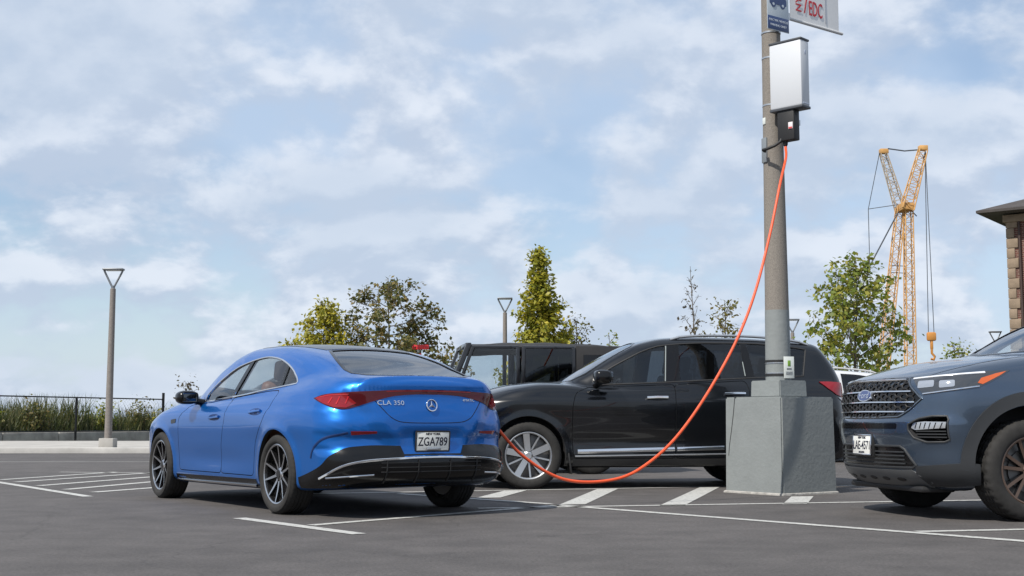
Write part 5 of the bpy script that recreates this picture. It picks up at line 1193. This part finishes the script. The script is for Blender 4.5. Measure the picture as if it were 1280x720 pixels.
# ---------------------------------------------------------------- trees
def leaf_mat(name, a, b, c):
    m = bpy.data.materials.new(name); m.use_nodes = True; t = m.node_tree; L = t.links.new; t.nodes.clear(); M[name] = m
    o = node(t, 'ShaderNodeOutputMaterial'); g = node(t, 'ShaderNodeNewGeometry'); rp = node(t, 'ShaderNodeValToRGB'); L(g.outputs['Random Per Island'], rp.inputs[0])
    rp.color_ramp.elements[0].color = a + (1,); rp.color_ramp.elements[1].color = c + (1,); e = rp.color_ramp.elements.new(.55); e.color = b + (1,)
    d = node(t, 'ShaderNodeBsdfPrincipled'); L(rp.outputs[0], d.inputs['Base Color']); d.inputs['Roughness'].default_value = .5
    tl = node(t, 'ShaderNodeBsdfTranslucent'); L(rp.outputs[0], tl.inputs['Color']); mx = node(t, 'ShaderNodeMixShader'); mx.inputs[0].default_value = .42
    L(d.outputs[0], mx.inputs[1]); L(tl.outputs[0], mx.inputs[2]); L(mx.outputs[0], o.inputs['Surface']); return m
BARK = mat('bark', (.10, .085, .07), .9, var=.3, vscale=12, bump=.5, bscale=40)
def leaves_mesh(P, size, rng_, droop=.2):
    """one four-cornered, folded leaf per point"""
    n = len(P); P = np.array(P); c0 = P.mean(0); o_ = P - c0; o_ /= np.maximum(np.linalg.norm(o_, axis=1), .01)[:, None]
    w = rng_.normal(size=(n, 3))*.65 + o_*.55 + np.array([0, 0, .45]); w /= np.linalg.norm(w, axis=1)[:, None]        # blade faces out and up
    d = rng_.normal(size=(n, 3)); d[:, 2] -= droop; d -= w*(d*w).sum(1)[:, None]; d /= np.linalg.norm(d, axis=1)[:, None]; u = np.cross(w, d); s = (size * rng_.uniform(.45, 1.4, n))[:, None]
    a = P; b = P + d*s*.55 + u*s*.34 + w*s*.06; c = P + d*s*1.05; e = P + d*s*.55 - u*s*.34 + w*s*.06
    V = np.stack([a, b, c, e], 1).reshape(-1, 3); me = bpy.data.meshes.new('leaves')
    me.vertices.add(4*n); me.vertices.foreach_set('co', V.ravel()); me.loops.add(4*n); me.loops.foreach_set('vertex_index', np.arange(4*n)); me.polygons.add(n)
    me.polygons.foreach_set('loop_start', np.arange(n)*4); me.polygons.foreach_set('loop_total', np.full(n, 4)); me.update(calc_edges=True); me.validate(); return me
def tree(name, label, x, y, H_, r, cb, prof, lm, seed, nb=26, nleaf=2600, ls=.11, up=.55, twig=5, clump=.16, trunk=.06, lean=0.0, gap=0.0):
    g = np.random.default_rng(seed); t = thing(name, label, 'tree', (x, y, 0), g.uniform(0, 6.28)); bm = bmesh.new(); tips = []
    def tp(z): return np.array([lean*z + .05*math.sin(z*1.3 + seed), .05*math.cos(z*1.1 + seed), z])
    tube(bm, [tp(z) for z in np.linspace(0, H_*.97, 14)], [trunk*(1 - .88*k/13) for k in range(14)], 7)
    for i in range(nb):
        f = (i + g.uniform(0, 1))/nb; z0 = cb + (H_ - cb)*f*.93; L_ = r*prof(f)*g.uniform(.72, 1.15)
        if g.uniform() < gap: continue
        a = i*2.399 + g.uniform(-.5, .5); el = up + .35*f + g.uniform(-.15, .15); d = np.array([math.cos(a)*math.cos(el), math.sin(a)*math.cos(el), math.sin(el)])
        p0 = tp(max(.2, z0 - L_*math.sin(el)*.5)); pts = [p0 + d*L_*k/5 + np.array([0, 0, .10*L_*(k/5)**2]) + g.normal(size=3)*.025*L_*(k > 0) for k in range(6)]
        rr = trunk*.42*(1 - .6*f); tube(bm, pts, [rr*(1 - .85*k/5) + .003 for k in range(6)], 5)
        for q in range(twig):
            k = g.uniform(.25, 1.0); b = pts[0] + (pts[-1] - pts[0])*k; dd = d*.6 + g.normal(size=3)*.6; dd /= np.linalg.norm(dd); l2 = L_*.36*g.uniform(.5, 1.1); e = b + dd*l2
            tube(bm, [b, (b+e)/2 + g.normal(size=3)*.02, e], [.008, .006, .003], 4, cap=False); tips += [(e, l2), ((b+e)/2, l2)]
        tips.append((pts[-1], L_*.3))
    obj('trunk', bm_mesh(bm, sm=50), t, BARK)
    if nleaf:
        w = np.array([q[1] for q in tips]); idx = g.choice(len(tips), nleaf, p=w/w.sum()); C = np.array([q[0] for q in tips])[idx]
        P = C + g.normal(size=(nleaf, 3))*clump*np.array([1, 1, .75])
        obj('crown', leaves_mesh(P, ls, g), t, lm)
    return t
YG = leaf_mat('leaf_yellow_green', (.19, .20, .02), (.33, .31, .03), (.46, .38, .04))
OAK = leaf_mat('leaf_oak', (.065, .085, .02), (.135, .13, .032), (.23, .16, .045))
GRN = leaf_mat('leaf_green', (.11, .165, .022), (.20, .235, .032), (.34, .30, .05))
CON = leaf_mat('leaf_lime', (.16, .185, .02), (.32, .31, .032), (.48, .40, .045))
YEL = leaf_mat('leaf_sparse_yellow', (.08, .09, .02), (.17, .15, .025), (.26, .18, .03))
DRY = leaf_mat('leaf_dry', (.07, .06, .04), (.10, .08, .05), (.14, .13, .06))
tree('tree', 'small yellow-green young tree left of the dark spreading oak', -5.95, 40, 4.65, 1.05, 1.9, lambda f: math.sin(math.pi*(f*.78 + .17)), YG, 3, 26, 3600, .13, twig=8, clump=.12)
tree('tree', 'dark spreading young oak with layered branches behind the blue saloon', -3.9, 40, 5.45, 2.15, 1.4, lambda f: min(1.0, .62 + 1.6*f)*(1 - f)**.62*1.05 + .08, OAK, 11, 36, 6800, .13, up=.10, twig=9, clump=.11, gap=.04)
tree('tree', 'tall narrow cone-shaped yellow-green tree behind the boxy off-road car', .92, 42, 6.75, 1.35, 1.3, lambda f: (1 - f)**.68*1.02 + .09, CON, 23, 48, 10500, .15, up=.6, twig=8, clump=.12, gap=.06)
tree('tree', 'low sparse tree with few yellow leaves beside the tall cone-shaped tree', 2.3, 44, 4.5, .65, 1.8, lambda f: math.sin(math.pi*(f*.7 + .2)), YEL, 31, 16, 700, .12)
tree('tree', 'thin almost bare sapling standing above the black SUV roof', 5.7, 40, 5.85, .95, 1.4, lambda f: (1 - f)**.8*.95 + .08, DRY, 47, 26, 170, .12, up=.75, twig=4, clump=.06, trunk=.05)
tree('tree', 'sparse yellowing sapling beside the thin bare one', 6.75, 40.4, 4.75, .85, 1.6, lambda f: math.sin(math.pi*(f*.75 + .15)), YEL, 53, 18, 620, .13, clump=.14, gap=.2)
tree('tree', 'broad leafy green tree in front of the yellow crane', 10.30, 38, 5.9, 1.75, 1.2, lambda f: math.sin(math.pi*(f*.80 + .14))**.8, GRN, 61, 36, 3900, .16, up=.55, twig=8, clump=.12, gap=.12)
tree('tree', 'low green bush-like tree between the crane hook and the brick building', 15.7, 45, 3.55, .75, 1.6, lambda f: math.sin(math.pi*(f*.7 + .2)), GRN, 71, 14, 800, .14)
tree('tree', 'tiny leafy treetop just above the soft top of the off-road car', 3.55, 46, 3.95, .35, 2.6, lambda f: .8, GRN, 83, 9, 170, .12)
tree('tree', 'thin leafy treetop rising beside the blue saloon mirror', -9.75, 38.6, 2.0, .35, .7, lambda f: .8, DRY, 91, 10, 220, .09, trunk=.025)
# red sign among the oak's branches
rsg = thing('sign', 'red roadside sign half hidden by the spreading oak', 'sign', (-2.95, 39.9, 0), R(6))
bm = bmesh.new(); tube(bm, [(0, 0, 0), (0, 0, 3.3)], .03, 8); obj('post', bm_mesh(bm), rsg, SILVER)
bm = bmesh.new(); box(bm, (.08, -.04, 3.10), (.52, .02, .15), None, .004); obj('panel', bm_mesh(bm), rsg, mat('sign_red', (.55, .03, .035), .5))
bm = bmesh.new(); box(bm, (-.06, -.04, 2.86), (.34, .02, .10), None, .004); obj('panel', bm_mesh(bm), rsg, M['sign_red'])

# ---------------------------------------------------------------- fence, low wall and reeds on the left
BLK = mat('black_fence', (.012, .013, .014), .5, .2)
A0, A1 = Vector((-27.0, 40.2)), Vector((-13.93, 51.0)); fd = (A1 - A0); fl = fd.length; fd.normalize(); fn = Vector((-fd.y, fd.x))
A0 = Vector((-16.0, 47.0)) - (Vector((-13.93, 51.0)) - Vector((-17.65, 44.0))).normalized()*18; A1 = Vector((-13.93, 51.0)); fd = (A1 - A0).normalized(); fl = (A1 - A0).length; fn = Vector((-fd.y, fd.x))
fence = thing('fence', 'black chain-link fence on a low concrete wall behind the lamp post', 'fence', (A1.x, A1.y, 0), math.atan2(fd.y, fd.x))
px0 = 0.0
posts = [0.0] + [-4.5*k for k in range(1, 5)]
for k, u in enumerate(posts): bm = bmesh.new(); tube(bm, [(u, 0, 0), (u, 0, 1.92 if k == 0 else 1.68)], .045 if k else .055, 10); obj('post', bm_mesh(bm, sm=50), fence, BLK)
for z in (1.66, .42): bm = bmesh.new(); tube(bm, [(-20, 0, z), (0, 0, z)], .024, 8); obj('rail', bm_mesh(bm, sm=50), fence, BLK)
bm = bmesh.new(); st = .16
for d_ in (1, -1):
    u = -20.0
    while u < 1.3:
        a = [u, .42]; b = [u + d_*1.24, 1.66]
        if d_ < 0: a, b = [u, .42], [u - 1.24, 1.66]
        # clip to the panel
        def clip(p, q):
            p, q = list(p), list(q)
            for lim, s in ((-20, 1), (0, -1)):
                for A_, B_ in ((p, q), (q, p)):
                    if (A_[0] - lim)*s < 0:
                        if (B_[0] - lim)*s < 0: return None
                        t_ = (lim - A_[0])/(B_[0] - A_[0]); A_[1] += (B_[1] - A_[1])*t_; A_[0] = lim
            return p, q
        r_ = clip(a, b)
        if r_: tube(bm, [(r_[0][0], 0, r_[0][1]), (r_[1][0], 0, r_[1][1])], .0017, 3, cap=False)
        u += st
obj('mesh', bm_mesh(bm, sm=0), fence, BLK, kind='stuff')
wall = thing('low_wall', 'low weathered grey concrete wall under the chain-link fence', 'wall', (A1.x, A1.y, 0), math.atan2(fd.y, fd.x))
for k in range(9):
    bm = bmesh.new(); box(bm, (-1.25 - 2.5*k + 2.5, .42, .19), (2.47, .25, .40), None, .015); obj('wall_block', bm_mesh(bm), wall, mat('weathered_concrete', (.33, .315, .29), .9, var=.3, vscale=2.2, bump=.4, bscale=20))
REED = leaf_mat('reed_blades', (.045, .065, .018), (.085, .105, .030), (.17, .15, .06))
def blades(name, n, u0, u1, v0, v1, h0, h1, lm, seed, label, w=.02, mask=None):
    g = np.random.default_rng(seed); V = []; Fc = []; KX = np.linspace(u0, u1, 44); KY = g.uniform(0, 1, 44)
    for i in range(n):
        u, v = g.uniform(u0, u1), g.uniform(v0, v1); hh = g.uniform(h0, h1)
        cl = .60 + 1.25*(np.interp(u, KX, KY) - .5)
        if mask: cl *= mask(u)
        hh *= max(.35, cl + .25); a = g.uniform(0, 6.28); ln = g.uniform(.1, .55)*hh; dx, dy = math.cos(a), math.sin(a); b = len(V); ww = w*g.uniform(.6, 1.4)
        for k in range(4):
            t_ = k/3; q = ww*(1 - t_)**.7; cx, cy = u + dx*ln*t_*t_, v + dy*ln*t_*t_; z = .1 + hh*(t_ - .12*t_*t_)
            V += [(cx - dy*q, cy + dx*q, z), (cx + dy*q, cy - dx*q, z)]
        for k in range(3): Fc.append((b + 2*k, b + 2*k + 1, b + 2*k + 3, b + 2*k + 2))
    me = bpy.data.meshes.new(name); me.from_pydata(V, [], Fc); me.update()
    o = obj(name, me, None, lm); o.location = (A1.x, A1.y, 0); o.rotation_euler = (0, 0, math.atan2(fd.y, fd.x)); tag(o, label, 'plants', kind='stuff'); return o
blades('reed_bed', 16000, -21, 7, 1.0, 4.8, .9, 1.6, REED, 5, 'dense green reeds and weeds growing behind the chain-link fence', .028)
# distinct bushes in the reed bed
def bush(u, v, h, r, lm, seed, label, n=1500):
    c = Vector((A1.x, A1.y)) + fd*u + fn*v; g = np.random.default_rng(seed); t = thing('bush', label, 'bush', (c.x, c.y, 0), 0, 'bushes behind the chain-link fence'); bm = bmesh.new(); P = []
    for k in range(16):
        a = g.uniform(0, 6.28); e = np.array([math.cos(a)*r*g.uniform(.3, .9), math.sin(a)*r*g.uniform(.3, .9), h*g.uniform(.55, 1.0)]); tube(bm, [(0, 0, 0), e*.5 + np.array([0, 0, .1]), e], [.018, .012, .004], 4)
        for q in range(n//16): f = g.uniform(.3, 1.05); P.append(e*f + g.normal(size=3)*.13)
    obj('stems', bm_mesh(bm, sm=50), t, BARK); obj('crown', leaves_mesh(P, .11, g, -.3), t, lm)
for k, (u, v, h, r, lm, lb_) in enumerate(((-7.4, 1.2, 1.6, .75, GRN, 'tall green bush in the fence bay beyond the middle fence post'), (-5.2, 1.3, 1.45, .6, OAK, 'olive bush just behind the middle post of the chain-link fence'),
        (-1.8, 1.4, 1.45, .55, GRN, 'green bush between the lamp post and the corner fence post'), (.3, 1.5, 1.6, .6, OAK, 'olive bush right behind the corner fence post'), (2.0, 1.8, 1.3, .6, YG, 'yellow-green bush past the corner fence post beside the blue saloon'))):
    bush(u, v, h, r, lm, 200 + k, lb_, 900)
# pale far shore seen between the reeds
bm = bmesh.new(); g_ = np.random.default_rng(3); xs = np.linspace(-2200, 2200, 160); hs = 9 + 5*np.sin(xs*.011) + g_.uniform(0, 4, 160)
vb = [(bm.verts.new((x, 2600, -1)), bm.verts.new((x, 2600, h)), bm.verts.new((x, 2900, h*.9)), bm.verts.new((x, 2900, -1))) for x, h in zip(xs, hs)]
for a, b in zip(vb[:-1], vb[1:]):
    for k in range(3): bm.faces.new((a[k], b[k], b[k+1], a[k+1]))
obj('far_shore', bm_mesh(bm, sm=60), None, mat('far_land', (.16, .19, .22), 1.0), kind='structure')
sheet('water', -2600, 90, -60, 2590, -.012, mat('bay_water', (.10, .14, .18), .12))

# ---------------------------------------------------------------- lattice crane
CR = mat('crane_hazed_yellow', (.52, .29, .10), .5, var=.2, vscale=.6); CG = mat('crane_cable', (.06, .07, .085), .6)  # distance haze is mixed into the yellow: lighter and less saturated
crane = thing('crane', 'tall yellow lattice crane with crossed masts and hanging hook beyond the trees', 'crane', (49.5, 160, 0))
CX = 49.5
def lattice(name, p, q, w0, w1, nseg, m=CR, r=.075):
    p, q = Vector(p), Vector(q); ax = (q - p).normalized(); sx = Vector((0, 1, 0)).cross(ax).normalized(); sy = ax.cross(sx); bm = bmesh.new(); rows = []
    for i in range(nseg + 1):
        t_ = i/nseg; w = (w0 + (w1 - w0)*t_)/2; c = p.lerp(q, t_); rows.append([c + sx*w*a + sy*w*b for a, b in ((-1, -1), (1, -1), (1, 1), (-1, 1))])
    for k in range(4): tube(bm, [rw_[k] for rw_ in rows], r, 5)
    for i in range(nseg):
        for k in range(4):
            a, b = (k, (k+1) % 4) if i % 2 else ((k+1) % 4, k); tube(bm, [rows[i][a], rows[i+1][b]], r*.6, 4, cap=False); tube(bm, [rows[i][k], rows[i][(k+1) % 4]], r*.5, 4, cap=False)
    return obj(name, bm_mesh(bm, sm=0), crane, m)
lattice('main_mast', (-3.6, 0, 2), (.15, .6, 28), 1.3, .95, 26); lattice('back_mast', (-.15, -2, 2), (.75, -.6, 28), 1.2, .95, 26)
lattice('luffing_jib', (.35, 1.0, 27.5), (-1.75, 1.0, 35.2), 1.15, .75, 10, mat('crane_worn', (.40, .33, .25), .6)); lattice('hoist_jib', (.45, -1.0, 27.5), (2.75, -1.0, 35.2), 1.45, .95, 10)
def cbox(nm, c, s, m): bm = bmesh.new(); box(bm, c, s, None, .05); obj(nm, bm_mesh(bm), crane, m)
cbox('jib_head', (-1.65, 1, 35.4), (1.05, .9, .6), CR); cbox('jib_head', (2.75, -1, 35.4), (1.05, .9, .6), CR); cbox('mast_joint', (.5, 0, 27.9), (1.5, 3.0, .9), CR)
def wire(*pts, r=.05): bm = bmesh.new(); tube(bm, pts, r, 5); obj('cable', bm_mesh(bm), crane, CG)
wire((-1.4, 0, 35.55), (.7, 0, 35.25), (2.5, 0, 35.4), r=.09); wire((-2.2, 1, 35.2), (-3.85, 1, 27.9), (-3.95, 1, 4)); wire((-3.85, 1, 27.9), (-.3, 0, 28.3)); wire((-.3, 0, 27.4), (-3.9, 1, 20.5), r=.09); wire((.35, 0, 27.3), (.25, 0, 12)); wire((.9, 0, 28), (2.0, 0, 26.8), r=.07); wire((-1.55, 0, 20.5), (.4, 0, 20.4)); wire((-1.45, 0, 19.6), (.4, 0, 19.5))
wire((3.0, -1, 35.2), (2.65, -1, 11.9), r=.05); wire((3.25, -1, 35.2), (3.05, -1, 35), (3.35, -1, 11.9), r=.05)
bm = bmesh.new(); box(bm, (3.0, -1, 11.4), (1.15, .6, 1.1), None, .2); box(bm, (3.0, -1, 10.4), (.35, .35, 1.2), None, .1); hk = obj('hook_block', bm_mesh(bm), crane, mat('hook_orange', (.50, .22, .05), .5))
bm = bmesh.new(); tube(bm, [(3.0, -1, 9.9), (3.0, -1, 9.3), (3.35, -1, 8.9), (3.2, -1, 8.5), (2.85, -1, 8.6)], .16, 8); obj('hook', bm_mesh(bm, sm=50), hk, M['hook_orange'])
cbox('machine_house', (-1.2, 0, 1.5), (6.5, 4, 3.0), CR)

# ---------------------------------------------------------------- brick building at the right edge
BRICK = bpy.data.materials.new('brick'); BRICK.use_nodes = True; t_ = BRICK.node_tree; tb = node(t_, 'ShaderNodeTexBrick'); tco = node(t_, 'ShaderNodeTexCoord'); mp = node(t_, 'ShaderNodeMapping')
t_.links.new(tco.outputs['Object'], mp.inputs[0]); mp.inputs['Rotation'].default_value = (R(90), 0, 0); t_.links.new(mp.outputs[0], tb.inputs['Vector'])
for k, v in (('Scale', 1.0), ('Mortar Size', .012), ('Brick Width', .22), ('Row Height', .075)): tb.inputs[k].default_value = v
tb.inputs['Color1'].default_value = (.13, .042, .030, 1); tb.inputs['Color2'].default_value = (.085, .030, .024, 1); tb.inputs['Mortar'].default_value = (.20, .15, .12, 1)
t_.links.new(tb.outputs['Color'], t_.nodes['Principled BSDF'].inputs['Base Color']); t_.nodes['Principled BSDF'].inputs['Roughness'].default_value = .9
bd = thing('building', 'red brick building with pale stone corner blocks and dark overhanging eaves', 'building', (19.45, 50.0, 0), R(-36))
STONE = mat('corner_stone', (.23, .175, .125), .85, var=.2, vscale=3, bump=.2, bscale=20)
bm = bmesh.new(); box(bm, (8.2, 6.1, 4.45), (16, 12, 8.9)); obj('wall', bm_mesh(bm, sm=0), bd, BRICK)
hq = .40; z = 0.0; k = 0
while z < 8.55:
    lx, ly = (.40, .26) if k % 2 else (.27, .40)
    bm = bmesh.new(); box(bm, (.16 + lx/2, .06 + ly/2, z + hq/2), (lx + .04, ly + .04, hq - .02), None, .015); obj('corner_stone', bm_mesh(bm), bd, STONE); z += hq; k += 1
bm = bmesh.new(); box(bm, (8.2, 6.1, 8.78), (16.3, 12.3, .30), None, .03); obj('frieze', bm_mesh(bm), bd, STONE)
bm = bmesh.new(); sof = [(-.75, -.8), (17.2, -.8), (17.2, 13.0), (-.75, 13.0)]
V0 = [bm.verts.new((x, y, 8.98)) for x, y in sof]; V1 = [bm.verts.new((x, y, 9.08)) for x, y in sof]; V2 = [bm.verts.new(p) for p in ((5.2, 6.1, 11.4), (11.2, 6.1, 11.4))]
bm.faces.new(V0[::-1])
for i in range(4): bm.faces.new((V0[i], V0[(i+1) % 4], V1[(i+1) % 4], V1[i]))
bm.faces.new((V1[0], V1[1], V2[1], V2[0])); bm.faces.new((V1[2], V1[3], V2[0], V2[1])); bm.faces.new((V1[1], V1[2], V2[1])); bm.faces.new((V1[3], V1[0], V2[0]))
obj('roof', bm_mesh(bm, sm=20), bd, mat('roof_slate', (.055, .048, .045), .8, var=.2, vscale=2))
bm = bmesh.new(); tube(bm, [(.66, .02, 8.9), (.66, .0, 8.4), (.66, .0, .2)], .05, 8); obj('drainpipe', bm_mesh(bm, sm=50), bd, mat('pipe_brown', (.05, .03, .025), .6))
for wx in (2.6, 5.6, 8.6):
    for wz in (1.2, 4.9):
        bm = bmesh.new(); box(bm, (wx, .08, wz + 1.1), (1.15, .06, 2.2), None, .01); f_ = obj('window', bm_mesh(bm), bd, mat('window_frame_white', (.5, .5, .48), .5))
        for dx in (-.27, .27):
            for dz in (-.52, .52): bm = bmesh.new(); box(bm, (wx + dx, .045, wz + 1.1 + dz), (.46, .03, .92)); obj('pane', bm_mesh(bm), f_, BLACKGLOSS)
        bm = bmesh.new(); box(bm, (wx, .02, wz - .08), (1.4, .2, .14), None, .01); obj('sill', bm_mesh(bm), f_, STONE)
# ---------------------------------------------------------------- put the cars in place
build_saloon((-1.23, 11.22, 0), R(125))
build_black_suv((2.945, 15.93, 0), R(187.2))
build_slate_suv((6.80, 11.39, 0), R(190.6))
build_jeep((1.06, 19.75, 0), R(188))
build_far_suv('dark grey SUV with roof rack just behind the boot of the blue saloon', (-1.75, 22.2, 0), R(188), (.035, .037, .042), BLACKTRIM, 'grey_car_paint', .085)
build_far_suv('white SUV showing between the black SUV tail lamp and the slate blue hood', (6.4, 25.2, 0), R(188), (.62, .63, .64), mat('white_rail', (.5, .5, .5), .4), 'white_car_paint', .05)
